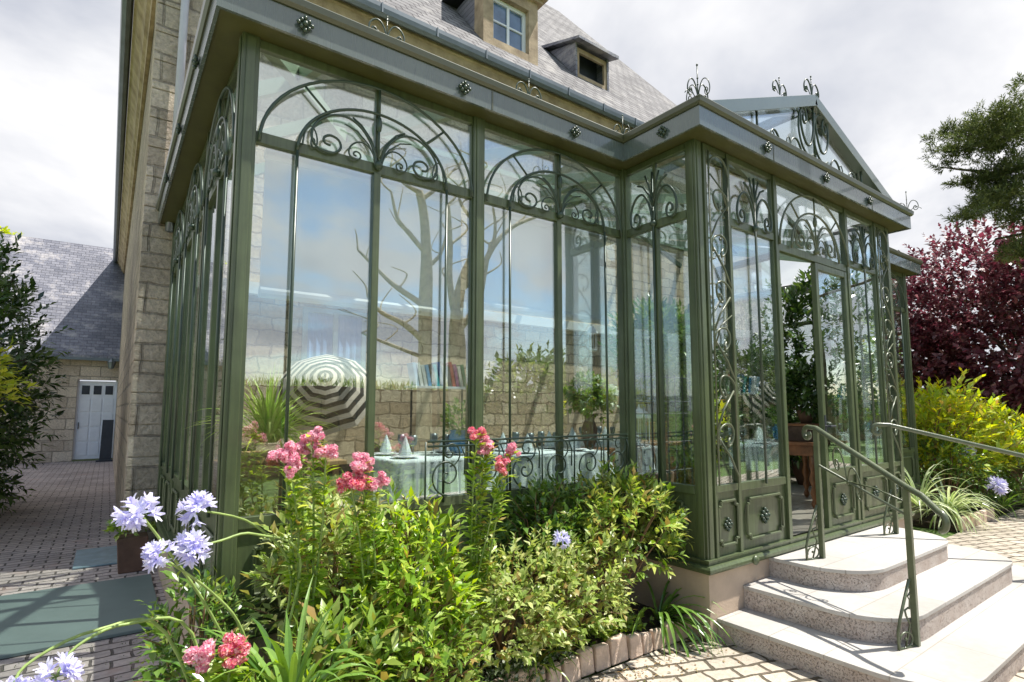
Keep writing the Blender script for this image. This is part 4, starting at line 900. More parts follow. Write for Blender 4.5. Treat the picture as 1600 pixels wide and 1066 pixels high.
# pink flowering plants
def pink_plant(lab, base, heads, seed, nleaf=160, cm='p_pink'):
    t = top('pink_flowering_plant', lab, 'flowering plant', base)
    rr = random.Random(seed); mb = MB(); P = []; D = []; Nn = []
    for (hx, hy, hz, r, k) in heads:
        b = Vector(base)+Vector((rr.uniform(-.05,.05), rr.uniform(-.04,.04), 0)); h = Vector((hx, hy, hz))
        m1 = b.lerp(h, .4)+Vector((rr.uniform(-.04,.04), 0, .05)); m2 = b.lerp(h, .75)+Vector((rr.uniform(-.02,.02), 0, .03))
        mb.tube([b, m1, m2, h], [.007,.006,.005,.004], 5)
        for j in range(int(nleaf/len(heads))):
            tt = rr.uniform(.25, .99); p = b.lerp(m1, tt/.4) if tt < .4 else (m1.lerp(m2, (tt-.4)/.35) if tt < .75 else m2.lerp(h, (tt-.75)/.25))
            a = rr.uniform(0, 6.3); P.append(p); D.append((math.cos(a), math.sin(a), rr.uniform(.1, .9))); Nn.append((rr.gauss(0,.3), rr.gauss(0,.3), 1))
        pc = MB(); petal_cluster(pc, h, r, int(60*(r/.03)), rr.randint(0, 9999), ps=.0135)
        for q in range(6):
            o = Vector((rr.gauss(0,1), rr.gauss(0,.6), rr.gauss(0,.8))).normalized()*r*1.15; petal_cluster(pc, h+o*1.15, r*.6, int(26*(r/.03)), rr.randint(0, 9999), ps=.0115)
        part('flower_head', pc, M[k], t)
    part('stems', mb, M['stem'], t)
    leafmesh('foliage', np.array(P), np.array(D), np.array(Nn), .075, .026, M['l_lime'], t)
    return t
def hd(px, py, Y, r, k='p_pink'): v = atY(px, py, Y); return (v.x, v.y, v.z, r, k)
pink_plant('tall plant with several pink flower heads at the left of the front bed', (.86, 2.75, .08), [hd(443,712,2.5,.034), hd(489,682,2.52,.026), hd(509,706,2.5,.030), hd(455,732,2.48,.024), hd(470,700,2.55,.022)], 3, 560)
pink_plant('plant with one wide cluster of pink and red heads above the lime shrub', (1.12, 2.70, .08), [hd(563,728,2.5,.036), hd(548,756,2.48,.034,'p_red'), hd(590,754,2.5,.030), hd(566,750,2.5,.028,'p_red')], 5, 420)
pink_plant('taller plant with deep pink heads in front of the second window', (1.66, 2.72, .08), [hd(745,680,2.5,.028,'p_red'), hd(763,694,2.5,.026), hd(800,704,2.5,.026), hd(783,728,2.5,.030,'p_red'), hd(758,706,2.5,.02)], 6, 620)
pink_plant('low plant with two round coral flower heads at the bottom left', (.50, 2.45, .1), [hd(318,1026,2.2,.030,'p_pink'), hd(361,1016,2.2,.032,'p_red')], 7, 200)
# strap leaved plants and agapanthus
def agapanthus(lab, c, n, ln, wd, seed, heads, mk='l_strap', az=None, group=None, droop=1.1, lift=.9, hR=.075, nf=22, fl=.046):
    t = top('agapanthus', lab, 'flowering plant' if heads else 'plant', c, group)
    m = MB(); strapclump(m, c, n, ln, wd, seed, az=az, droop=droop, lift=lift); part('leaves', m, M[mk], t)
    for i, (h, mids, R, ax) in enumerate(heads):
        s = MB(); pts = smooth3([Vector(c)]+[Vector(q) for q in mids]+[Vector(h)]); s.tube(pts, [.0065-.0025*j/len(pts) for j in range(len(pts))], 6); sk = part('stalk', s, M['stem'], t, smooth=True)
        f = MB(); floret_head(f, h, R, nf, seed+i*7, axis=ax, flen=fl*R/.075); part('flower_head', f, [M['p_blue'], M['stem']], sk)
    return t
def smooth3(P, k=5):
    out = []
    for i in range(len(P)-1):
        a = P[max(i-1,0)]; b = P[i]; c = P[i+1]; d = P[min(i+2, len(P)-1)]
        for j in range(k):
            t = j/k; out.append(.5*((2*b)+(-a+c)*t+(2*a-5*b+4*c-d)*t*t+(-a+3*b-3*c+d)*t**3))
    return out+[P[-1]]
V = lambda px, py, Y: tuple(atY(px, py, Y))
base1 = (.60, 2.62, .30)
agapanthus('broad strap leaved agapanthus with pale blue heads leaning out over the path', base1, 30, .52, .028, 41, [
    (V(218,802,2.35), [V(330,960,2.5), V(255,850,2.4)], .080, (-.4,-.3,.8)),
    (V(309,797,2.40), [V(455,905,2.6), V(400,822,2.5)], .080, (-.5,-.2,.75)),
    (V(303,858,2.35), [V(470,880,2.55), V(400,835,2.45), V(345,845,2.4)], .078, (-.7,-.4,.3)),
    (V(248,868,2.30), [V(380,990,2.45), V(330,925,2.38)], .060, (-.5,-.5,.3))], droop=1.2)
agapanthus('agapanthus with blue heads drooping at the bottom left on long arched stalks', (.45, 2.62, .12), 12, .40, .024, 43, [
    (V(88,1058,2.3), [V(300,990,2.5), V(200,975,2.4), V(120,1010,2.35)], .075, (-.3,-.3,.6)),
    (V(20,1090,2.3), [V(260,990,2.5), V(150,985,2.4), V(40,1040,2.35)], .07, (-.5,-.3,.3)),
    ], droop=1.3)
agapanthus('agapanthus with one upright blue head in the middle of the bed', (2.2, 2.74, .1), 14, .42, .022, 44, [(V(877,843,2.42), [V(905,960,2.6), V(885,890,2.5)], .060, (0,-.5,.8))])
agapanthus('clump of long dark strap leaves at the foot of the porch corner', (3.28, 2.72, .10), 46, .62, .030, 45, [], droop=1.4, lift=.85, az=(-.9, .95))
agapanthus('bright strap leaves arching forward from the middle of the bed', (2.05, 2.64, .12), 14, .42, .026, 46, [], droop=1.5, lift=1.0, az=(-1.2, .9), mk='l_mid')
agapanthus('light green strap leaves between the lime shrub and the left shrub', (1.02, 2.60, .12), 20, .50, .030, 47, [], droop=1.2, lift=1.1, az=(-1.6, 1.2), mk='l_strap')
agapanthus('broad shiny strap leaves spreading over the left corner of the bed', (.60, 2.20, .50), 44, .46, .042, 48, [], droop=1.15, lift=1.0, mk='l_strap')
agapanthus('strap leaves at the left edge of the bed hiding the plinth corner', (.46, 2.40, .34), 36, .48, .036, 49, [], droop=1.2, lift=1.05, az=(2.6, 1.2))
shrub('leafy_green_shrub', 'small leafy shrub round the left corner post beside the path', 'shrub', (.40, 3.0, .42), (.14, .30, .32), 170, 7, .065, .028, 'l_dark', 29, base=(.42, 3.0, 0), sl=.12, up=.5)
shrub('lime_green_shrub', 'yellow green shrub lower down in front of the lime shrub', 'shrub', (1.22, 2.46, .34), (.26, .16, .22), 170, 7, .065, .024, 'l_mid', 30, base=(1.25, 2.62, .08), sl=.12, up=.5)
# ================================================================== RIGHT GARDEN
rg = 'golden shrubs behind the far handrail'
for i, (x, y, z, rx, ry, rz_, lab) in enumerate((
    (10.6, 3.3, .95, .75, .6, .85, 'golden green feathery shrub next to the far end of the conservatory'),
    (11.9, 3.1, .80, .8, .7, .75, 'golden yellow shrub in the middle of the far bed'),
    (13.2, 2.9, .75, .85, .7, .70, 'golden shrub at the right edge under the plum tree'))):
    shrub('golden_shrub', lab, 'shrub', (x, y, z), (rx, ry, rz_), 430, 8, .15, .06, 'l_gold', 60+i, sl=.34, up=.75, amp=.35, base=(x, y, 0), tr=.012, spread=.9, group=rg)
for i, (x, y, z, rx, lab) in enumerate(((10.9, 2.95, .45, .5, 'dark green low shrub behind the blue flowers of the far bed'), (12.2, 2.35, .45, .75, 'mid green low shrub at the right edge of the paving'), (10.2, 3.0, .75, .35, 'small green shrub close to the last glass panel'))):
    shrub('low_green_shrub', lab, 'shrub', (x, y, z), (rx, .45, .42), 330, 8, .07, .026, 'l_dark', 70+i, sl=.16, base=(x, y, 0), bottom=-.8)
agapanthus('silvery striped strap leaved plant hanging over the far edging', (9.55, 2.78, .12), 120, .75, .038, 81, [], mk='l_silver', droop=1.6, lift=1.0)
agapanthus('silvery strap leaves further back in the far bed', (9.0, 2.95, .3), 70, .75, .035, 82, [], mk='l_silver', droop=1.6, lift=1.1)
agapanthus('far agapanthus with a large blue head over the paving', (11.1, 2.55, .1), 30, .6, .03, 83, [(tuple(atX(1557,760,10.6)), [(10.9, 2.6, .4)], .17, (-.3,-.3,.8))])
agapanthus('far agapanthus with a blue head just under the handrail', (11.0, 2.9, .1), 30, .6, .03, 84, [(tuple(atX(1509,706,10.4)), [(10.7, 3.0, .6)], .14, (-.3,-.3,.8))])
def tree(name, lab, cat, base, trunk, limbs, crown, matk, bark='dbark', group=None, foliage='crown', simple=True):
    """trunk/limbs: lists of (points, radii); crown: list of (centre, rad, ns, k, lL, lW, kw)"""
    t = top(name, lab, cat, base, group)
    m = MB()
    for pts, r in trunk: m.tube(smooth3([Vector(p) for p in pts], 4), [r[0]+(r[1]-r[0])*j/(4*(len(pts)-1)) for j in range(4*(len(pts)-1)+1)], 9)
    tk = part('trunk', m, M[bark], t, smooth=True)
    if limbs:
        m = MB()
        for pts, r in limbs: m.tube(smooth3([Vector(p) for p in pts], 4), [r[0]+(r[1]-r[0])*j/(4*(len(pts)-1)) for j in range(4*(len(pts)-1)+1)], 6)
        part('limbs', m, M[bark], t, smooth=True)
    for i, (c, R, ns, k, lL, lW, kw) in enumerate(crown):
        P, D, Nn, LL, WW, p0, sd, ls = shoots(c, R, ns, k, lL, lW, hash(name) % 1 + 100+i+int(base[0]*3), **kw)
        leafmesh(foliage, P, D, Nn, LL, WW, M[matk], t, simple=simple)
    return t
pc = (16.2, 3.0, 0)
tree('plum_tree', 'purple leaved plum tree behind the golden shrubs', 'tree', pc, [([pc, (16.2, 3.05, 1.2), (16.3, 3.0, 2.6)], (.16, .10))],
     [([(16.2, 3.0, .8+.2*i), (16.2+.7*math.cos(i*1.3), 3.0+.7*math.sin(i*1.3), 1.8+.25*i), (16.2+1.4*math.cos(i*1.3), 3+1.4*math.sin(i*1.3), 2.4+.25*i)], (.06, .012)) for i in range(8)],
     [((16.2, 3.4, 3.1), (2.5, 2.9, 2.25), 3400, 11, .13, .085, dict(sl=.42, up=.25, amp=.22, inner=.35, bottom=-.9)), ((15.9, 5.1, 2.6), (1.3, 1.4, 1.6), 900, 10, .13, .085, dict(sl=.4, up=.4, amp=.3)), ((16.6, 2.0, 4.9), (1.3, 1.3, 1.1), 520, 9, .13, .085, dict(sl=.45, up=.6, amp=.3)), ((16.0, 2.6, 1.2), (2.3, 2.4, 1.0), 900, 9, .13, .085, dict(sl=.4, up=.2, amp=.2)), ((17.2, 0.8, 3.0), (1.7, 1.8, 2.3), 1100, 9, .13, .085, dict(sl=.4, up=.2, amp=.2))], 'l_plum')
# pine with flat sprays reaching in from the right
def AX(px, py, X): return tuple(atX(px, py, X))
pb = (14.5, -2.2, 0)
limbs = [([(14.5,-2.2,6.6), AX(1600,262,13.5), AX(1540,268,12.6), AX(1475,262,12.2)], (.07, .012)), ([(14.5,-2.2,6.0), AX(1600,300,13.4), AX(1540,320,12.6), AX(1500,350,12.2)], (.05, .01)),
         ([(14.5,-2.2,7.0), AX(1620,200,13.4), AX(1560,205,12.6), AX(1490,215,12.2)], (.05, .01)), ([(14.5,-2.2,4.4), AX(1600,365,13.4), AX(1570,392,13.0)], (.04, .008))]
cr = []; prr = random.Random(17)
def tuft(px, py, X, r, n): cr.append((AX(px, py, X), (r, r, r*.55), n, 15, .085, .017, dict(sl=.16, up=.7, amp=.5, spread=1.0, bottom=-.6, inner=.1)))
for (x0, y0, x1, y1, n, sp, X) in ((1470,222,1600,178,12,12,12.3),(1472,250,1600,215,14,14,12.4),(1500,290,1600,262,10,10,12.5),(1520,212,1600,196,8,10,12.7),(1496,345,1560,312,7,8,12.3),(1540,300,1605,300,9,16,12.9),(1565,330,1620,345,7,12,13),(1575,398,1625,385,7,9,13.1),(1600,215,1700,200,10,60,13.5),(1600,320,1700,340,8,50,13.6)):
    for i in range(n):
        t_ = i/(n-1); tuft(x0+(x1-x0)*t_+prr.gauss(0,4), y0+(y1-y0)*t_+prr.gauss(0,sp*.6), X+prr.uniform(-.4,.4), prr.uniform(.14,.30)*(.6+.8*t_), int(19+27*t_))
tree('pine_tree', 'pine with dark sprays of needles reaching in at the upper right', 'tree', pb, [([pb, (14.5,-2.1,3), (14.4,-2.2,6.5), (14.5,-2.3,9)], (.30, .10))], limbs, cr, 'l_pine')
# ================================================================== LEFT SHRUBS
shrub('laurel_bush', 'tall dark glossy laurel bush at the left beside the brick path', 'bush', (-2.15, 11.5, 1.9), (1.15, 2.6, 2.15), 1500, 10, .16, .065, 'l_laurel', 91, base=(-2.2, 11.5, 0), stem='dbark', sl=.42, up=.3, amp=.16, bottom=-.95, tr=.02, inner=.6)
shrub('yellow_green_bush', 'sunlit yellow green bush at the far left edge', 'bush', (-1.68, 8.6, 1.95), (.65, .8, .62), 330, 9, .13, .045, 'l_yel', 92, base=(-1.9, 8.6, 0), stem='dbark', sl=.3, up=.5, tr=.016)
# low tree top just peeping over the outbuilding ridge
P = (-4.1, 31, 0)
tree('roadside_tree', 'distant tree just showing above the outbuilding roof', 'tree', P, [([P, (-4.1, 31, 5), (-4.1, 31, 8)], (.2, .1))], None, [((-4.1, 31, 8.1), (1.0, 1.0, 1.05), 160, 7, .16, .1, dict(sl=.4))], 'l_yel')
rr = np.random.RandomState(77); n = 420
P = np.stack([rr.uniform(1.6, 3.5, n), 2.52-np.abs(rr.normal(0, .16, n)), np.full(n, .006)], 1); D = np.stack([rr.normal(size=n), rr.normal(size=n), rr.uniform(-.05,.25,n)], 1)
M['l_litter'] = leafmat('dry_leaves', [(.12,.07,.03),(.25,.15,.06),(.10,.12,.03),(.32,.22,.10)], .1)
struct(leafmesh('leaf_litter', P, D, np.tile([0,0,1.], (n,1))+rr.normal(0,.2,(n,3)), rr.uniform(.012,.035,n), .011, M['l_litter'], None), 'stuff', 'dry leaf litter along the foot of the edging stones', 'leaf litter')
n = 2600; P = np.stack([rr.uniform(-.6, .42, n), rr.uniform(2.2, 11, n), np.full(n, .001)], 1); q = rr.uniform(3.4, 9, n//2)
P[:n//2] = np.stack([q, rr.uniform(-.4, 1.2, n//2)-.0, np.full(n//2, .001)], 1); D = np.stack([rr.normal(0,.6,n), rr.normal(0,.6,n), np.ones(n)], 1)
struct(leafmesh('moss_tufts', P, D, rr.normal(size=(n,3)), rr.uniform(.006,.016,n), .005, M['l_ground'], None, simple=True), 'stuff', 'tiny moss tufts between the paving stones', 'moss')
# ================================================================== GARDEN BEHIND THE VIEWER (seen in the glass)
def RF(px, py, Yu):
    v = atY(px, py, Yu); return Vector((v.x, 2*Y1-Yu, v.z))
t = top('garden_wall', 'old stone garden wall across the lawn seen mirrored in the glass', 'wall', (8, -8.2, 0))
m = MB(); m.box((-14, -8.6, -.02), (40, -8.2, 2.05)); part('wall', m, M['gwall'], t)
m = MB(); m.box((-14, -8.66, 2.05), (40, -8.14, 2.15)); part('coping', m, M['gwall'], t)
P = []; rr = np.random.RandomState(5); n = 6000
P = np.stack([rr.uniform(-10, 34, n), rr.uniform(-8.6, -8.2, n), np.full(n, 2.12)], 1); D = np.stack([rr.normal(0,.35,n), rr.normal(0,.35,n), np.ones(n)], 1)
struct(leafmesh('wall_top_grass', P, D, rr.normal(size=(n,3)), rr.uniform(.12,.42,n), .03, M['l_mid'], None, simple=True), 'stuff', 'grassy growth along the top of the garden wall', 'grass')
def pollard(lab, base_px, Yu, trunk, branches, rt):
    b = RF(base_px, 640, Yu); b.z = 0; t = top('bare_tree', lab, 'tree', tuple(b))
    m = MB(); pts = [b]+[RF(x, y, Yu) for x, y in trunk]; n = len(pts); pts = smooth3(pts, 4); m.tube(pts, [rt*(1-.62*j/len(pts)) for j in range(len(pts))], 10); part('trunk', m, M['bark'], t, smooth=True)
    for br, r in branches:
        m = MB(); pts = smooth3([RF(x, y, Yu+dy) for x, y, dy in br], 4); m.tube(pts, [r*(1-.7*j/len(pts)) for j in range(len(pts))], 7); part('limb', m, M['bark'], t, smooth=True)
_oldpoll = pollard
def pollard(lab, base_px, Yu, trunk, branches, rt):
    r_ = random.Random(base_px); ex = []
    for br, r in branches:
        for q in range(3):
            a = br[min(len(br)-1, 1+q % len(br))]; ex.append(([a, (a[0]+r_.uniform(-25,25), a[1]-r_.uniform(10,26), a[2]+.2), (a[0]+r_.uniform(-40,40), a[1]-r_.uniform(30,50), a[2]+.3)], r*.32))
    _oldpoll(lab, base_px, Yu, trunk, branches+ex, rt)
pollard('pruned bare tree with short side limbs mirrored in the first windows', 663, 13, [(664,560),(664,470),(665,390),(662,335),(655,298)],
    [([(664,535,0),(630,505,0),(597,488,.3),(575,462,.5)], .10), ([(664,478,0),(625,450,0),(597,425,.2),(560,390,.3)], .09), ([(664,395,0),(640,365,0),(622,340,0),(612,300,.1)], .08), ([(664,420,0),(690,395,0),(700,360,0)], .07), ([(656,300,0),(630,285,0),(612,262,0)], .07), ([(660,310,0),(685,292,0),(705,270,0)], .07), ([(664,560,0),(600,535,.2),(568,520,.3)], .06)], .24)
pollard('pruned bare tree with forked trunk mirrored beside the middle post', 718, 13.5, [(717,560),(716,500),(722,450),(738,400)],
    [([(716,500,0),(704,440,0),(706,380,0),(700,320,0)], .13), ([(738,400,0),(742,350,0),(738,310,0),(745,270,0)], .14), ([(724,450,0),(748,430,0),(770,385,0),(800,355,.2),(845,335,.3)], .12), ([(716,520,0),(745,480,0),(758,430,0),(765,380,0)], .11), ([(770,385,0),(775,350,0),(770,315,0)], .07), ([(742,350,0),(720,320,0),(716,290,0)], .07)], .28)
for (x, y, h, r, lab, mk, sd_) in ((10.2, -6.5, 2.6, 1.3, 'clipped dark shrub by the garden wall', 'l_dark', 1), (19.5, -6.6, 3.6, 1.6, 'tall dark conifer opposite the porch', 'l_laurel', 2), (26, -7, 6.5, 2.3, 'broad evergreen further along the garden wall', 'l_laurel', 3), (33, -5.5, 7.0, 2.6, 'large green tree at the far end of the garden', 'l_mid', 4), (14.0, -6.8, 2.0, 1.6, 'low golden shrub by the garden wall', 'l_gold', 5), (33, 1.5, 8, 3.2, 'distant green tree beyond the plum tree', 'l_mid', 6)):
    b = (x, y, 0)
    tree('garden_tree' if h > 3 else 'garden_shrub', lab, 'tree' if h > 3 else 'shrub', b, [([b, (x, y, h*.4), (x, y, h*.8)], (.2, .06))], None, [((x, y, h*.55), (r, r, h*.5), 500, 9, .3, .13, dict(sl=.6, bottom=-.9))], mk)
g = MB(); g.box((6.5, -3.2, -.026), (40, -8.1, -.012))
# ================================================================== INSIDE
def blind(x0, x1, lab, z=2.23):
    t = top('roller_blind', lab, 'blind', ((x0+x1)/2, Y1+.11, z), None)
    m = MB(); m.box((x0, Y1+.10, z+.05), (x1, Y1+.104, 3.02)); part('fabric', m, M['blind'], t)
    m = MB(); m.tube([(x0, Y1+.102, z+.02), (x1, Y1+.102, z+.02)], .032, 10); part('bottom_bar', m, M['white'], t)
    m = MB(); m.tube([(x0, Y1+.11, 3.05), (x1, Y1+.11, 3.05)], .035, 10); part('roller', m, M['white'], t)
blind(.64, 1.93, 'pale roller blind half lowered in the left front bay'); blind(2.08, 3.36, 'pale roller blind half lowered in the right front bay', 2.32)
def window_in(x0, x1, z0, z1, lab, mk='curtain'):
    t = top('inner_window', lab, 'window', ((x0+x1)/2, YH-.03, z0))
    m = MB(); f = .06
    for a, b, c, d in ((x0, x0+f, z0, z1), (x1-f, x1, z0, z1), (x0+f, x1-f, z0, z0+f), (x0+f, x1-f, z1-f, z1), ((x0+x1)/2-.03, (x0+x1)/2+.03, z0+f, z1-f)): m.box((a, YH-.07, c), (b, YH-.023, d))
    part('frame', m, M['plate'], t)
    m = MB(); n = 24
    pts = [(x0+f+(x1-x0-2*f)*i/n, YH-.04-.010*math.sin(i*1.9)) for i in range(n+1)]
    m.add([(p[0], p[1], z0+f) for p in pts]+[(p[0], p[1], z1-f) for p in pts], [(i, i+1, n+2+i, n+1+i) for i in range(n)]); part('curtain', m, M[mk], t)
window_in(1.9, 2.72, 1.75, 2.88, 'blue curtained window in the inner stone wall')
def table(x, y, w, d, h, lab, cloth=None, mk='wood', turned=False):
    t = top('table', lab, 'table', (x, y, ZF)); z = ZF+h
    m = MB(); m.box((x-w/2, y-d/2, z-.035), (x+w/2, y+d/2, z)); part('tabletop', m, M[mk], t, bevel=.005)
    if turned: m = MB(); m.box((x-w/2+.05, y-d/2+.05, z-.16), (x+w/2-.05, y+d/2-.05, z-.036)); part('apron', m, M[mk], t, bevel=.004)
    for sx_ in (-1, 1):
        for sy in (-1, 1):
            m = MB(); c = (x+sx_*(w/2-.07), y+sy*(d/2-.07), ZF)
            if turned: m.lathe(c, [(.012,0),(.03,.03),(.035,.06),(.018,.10),(.04,.17),(.02,.24),(.045,.33),(.022,.42),(.03,.46),(.035,.48),(.035,h-.16)], 12)
            else: m.box((c[0]-.02, c[1]-.02, ZF), (c[0]+.02, c[1]+.02, z-.036))
            part('leg', m, M[mk], t, smooth=turned)
    if cloth:
        n = 110; per = []
        for i in range(n):
            a = 2*PI*i/n; ca, sa = math.cos(a), math.sin(a); k = 1/max(abs(ca)/(w/2+.01), abs(sa)/(d/2+.01)); per.append((ca*k, sa*k))
        vs = []; rings = [(1.0, z+.006, 0), (1.0, z-.02, .008), (1.04, z-.2, .035), (1.07, z-.52, .06)]
        n0 = 0
        for s_, zz, wv in rings: vs += [(x+p[0]*s_+math.cos(2*PI*i/n)*wv*math.sin(i*2.3), y+p[1]*s_+math.sin(2*PI*i/n)*wv*math.sin(i*2.3), zz+(.01*math.sin(i*.9) if zz < z-.4 else 0)) for i, p in enumerate(per)]
        m = MB(); m.add(vs, [tuple(range(n))]+[(r*n+i, (r+1)*n+i, (r+1)*n+(i+1)%n, r*n+(i+1)%n) for r in range(3) for i in range(n)])
        tag(part('tablecloth', m, M['cloth'], smooth=True), cloth, 'tablecloth')
    return t
table(2.35, 4.55, 1.0, .8, .73, 'draped table behind the middle post of the front', 'white cloth on the table nearest the middle post')
table(3.5, 4.35, 1.1, .8, .73, 'draped table behind the scroll balustrade', 'white cloth on the table behind the scroll balustrade')
table(5.2, 5.2, 1.0, .8, .73, 'draped table behind the trellis', 'white cloth on the table behind the trellis')
table(1.15, 4.9, .95, .7, .73, 'bare light wood table under the stand-in umbrella', None, 'lwood')
table(7.08, 3.46, .9, .6, .76, 'brown wooden table with turned legs seen through the open door', None, 'wood', True)
def chair(name='wicker_chair'):
    t = top(name, 'x', 'chair', (0, 0, ZF), 'wicker chairs round the tables'); z = ZF
    m = MB(); m.box((-.23, -.22, z+.40), (.23, .22, z+.45)); part('seat', m, M['wicker'], t, bevel=.015)
    m = MB(); n = 8
    for i in range(n):
        a0, a1 = PI+i*PI/n, PI+(i+1)*PI/n
        q = [(.25*math.cos(a0), -.02-.0+.24*math.sin(a0)*-1), (.25*math.cos(a1), -.02+.24*math.sin(a1)*-1)]
        h0 = .80-.16*abs(math.cos(a0)); h1 = .80-.16*abs(math.cos(a1))
        o = 1.08
        m.add([(q[0][0], q[0][1], z+.42),(q[1][0], q[1][1], z+.42),(q[1][0]*o, q[1][1]*o, z+h1),(q[0][0]*o, q[0][1]*o, z+h0),(q[0][0]*.9, q[0][1]*.9, z+.42),(q[1][0]*.9, q[1][1]*.9, z+.42),(q[1][0]*o*.92, q[1][1]*o*.92, z+h1),(q[0][0]*o*.92, q[0][1]*o*.92, z+h0)], [(0,1,2,3),(7,6,5,4),(3,2,6,7),(0,4,5,1)])
    part('backrest', m, M['wicker'], t)
    for a in (-1, 1):
        for b in (-1, 1): m = MB(); m.tube([(a*.20, b*.18, z), (a*.19, b*.17, z+.41)], .015, 6); part('leg', m, M['wicker'], t)
    return t
ch0 = chair(); first = True
for (x, y, rz_, lab) in ((1.75, 5.15, 2.0, 'wicker chair right of the bare wooden table'), (2.3, 5.35, .1, 'wicker chair behind the table by the middle post'), (3.0, 4.9, .6, 'wicker chair between the two draped tables'), (3.6, 5.1, -.1, 'wicker chair behind the balustrade table'), (4.6, 5.4, 1.2, 'wicker chair left of the trellis table'), (5.5, 5.9, 0, 'wicker chair behind the trellis table'), (1.1, 5.55, .1, 'wicker chair behind the bare wooden table')):
    if first: c = ch0; first = False
    else:
        c = ch0.copy(); COL.objects.link(c)
        for k in ch0.children: q = k.copy(); COL.objects.link(q); q.parent = c
    c.location = (x, y, ZF); c.rotation_euler = (0, 0, rz_); c['label'] = lab
# planter with spiky plant
t = top('spiky_plant', 'bright spiky plant in a wooden trough just inside the left corner', 'plant', (.80, 3.75, ZF))
m = MB(); m.box((.62, 3.55, ZF), (1.02, 3.95, 1.28)); m.box((.60, 3.53, 1.281), (1.04, 3.97, 1.33)); part('trough', m, M['lwood'], t, bevel=.008)
m = MB(); strapclump(m, (.80, 3.62, 1.40), 190, .44, .022, 51, droop=1.0, lift=1.2); part('leaves', m, M['l_yucca'], t)
# umbrella added indoors in place of a garden parasol's reflection
uc = Vector((1.74, 5.55, 1.85)); ax = Vector((-.30, -.80, .55)).normalized()
t = top('stand_in_parasol', 'black and white ringed umbrella added indoors for a mirrored garden parasol', 'umbrella', tuple(uc))
q = Vector((0,0,1)).rotation_difference(ax); n = 10; R = .50; rings = 13; vs = []; fs = []; mi = []
for r in range(rings+1):
    rr_ = R*(r+.02)/(rings+.02)
    for k in range(n*2):
        a = 2*PI*k/(n*2); rad = rr_*(1 if k % 2 == 0 else .955); zz = -.30*(rr_/R)**1.7-(.0 if k % 2 == 0 else -.012*rr_/R)
        vs.append(uc+q @ Vector((rad*math.cos(a), rad*math.sin(a), zz+.15)))
M['ublk'] = mat('umbrella_black', (.018,.018,.02), rough=.8); M['uwht'] = mat('umbrella_white', (.60,.52,.45), rough=.85, var=.05)
for mk, par in (('ublk', 0), ('uwht', 1)):
    m = MB(); fs = [(r*n*2+k, r*n*2+(k+1)%(n*2), (r+1)*n*2+(k+1)%(n*2), (r+1)*n*2+k) for r in range(rings) if r % 2 != par for k in range(n*2)]; m.add(vs, fs)
    part('canopy', m, M[mk], t, 'black rings of the canopy' if mk == 'ublk' else 'white rings of the canopy')
m = MB(); m.tube([uc+ax*.18, uc-ax*.75], .012, 6); m.tube([uc-ax*.45, (uc.x+.05, uc.y+.45, ZF)], .014, 6); part('pole', m, M['dark'], t)
# shelf with leaning books
t = top('wall_shelf', 'narrow white shelf holding a row of leaning books', 'shelf', (2.75, 5.0, 1.83))
m = MB(); m.box((2.38, 4.92, 1.815), (3.10, 5.10, 1.835)); part('board', m, M['white'], t); m = MB(); m.tube([(2.45, 5.08, 1.815), (2.45, 5.08, ZF)], .012, 6); m.tube([(3.04, 5.08, 1.815), (3.04, 5.08, ZF)], .012, 6); part('support', m, M['dark'], t)
cols = [('pale blue',(.45,.62,.75)),('white',(.75,.78,.78)),('light grey',(.5,.56,.58)),('bright blue',(.05,.28,.55)),('black',(.03,.03,.03)),('turquoise',(.03,.38,.45)),('dark blue',(.03,.08,.25)),('cream',(.7,.62,.48)),('charcoal',(.06,.06,.07)),('red',(.40,.04,.03)),('purple',(.28,.04,.22)),('ivory',(.72,.68,.6)),('green',(.05,.2,.09))]
for i, (cn, cc) in enumerate(cols):
    w_ = .032; h = .20+.05*rnd.random(); x = 2.44+i*.046; l = -.22
    m = MB(); m.add([(x, 4.95, 1.836),(x+w_, 4.95, 1.836),(x+w_, 5.08, 1.836),(x, 5.08, 1.836),(x+l*h, 4.95, 1.836+h),(x+w_+l*h, 4.95, 1.836+h+.007),(x+w_+l*h, 5.08, 1.836+h+.007),(x+l*h, 5.08, 1.836+h)], [(0,3,2,1),(4,5,6,7),(0,1,5,4),(1,2,6,5),(2,3,7,6),(3,0,4,7)])
    tag(part('book', m, mat('book_'+cn.replace(' ','_'), cc, rough=.5)), cn+' book leaning on the white shelf behind the glass', 'book', 'books on the shelf')
# hanging lantern
t = top('hanging_lantern', 'small white lantern hanging inside behind the right bay', 'lantern', (4.40, 4.5, 2.28))
m = MB(); m.lathe((4.40, 4.5, 2.26), [(.05,0),(.06,.01),(.06,.02)], 6); m.lathe((4.40, 4.5, 2.46), [(.075,0),(.05,.04),(.01,.09)], 6)
for k in range(6): a = k*PI/3; m.tube([(4.40+.055*math.cos(a), 4.5+.055*math.sin(a), 2.28), (4.40+.055*math.cos(a), 4.5+.055*math.sin(a), 2.46)], .005, 4)
part('cage', m, M['white'], t); m = MB(); m.tube([(4.40,4.5,2.55),(4.40,4.5,4.0)], .004, 4); part('chain', m, M['dark'], t)
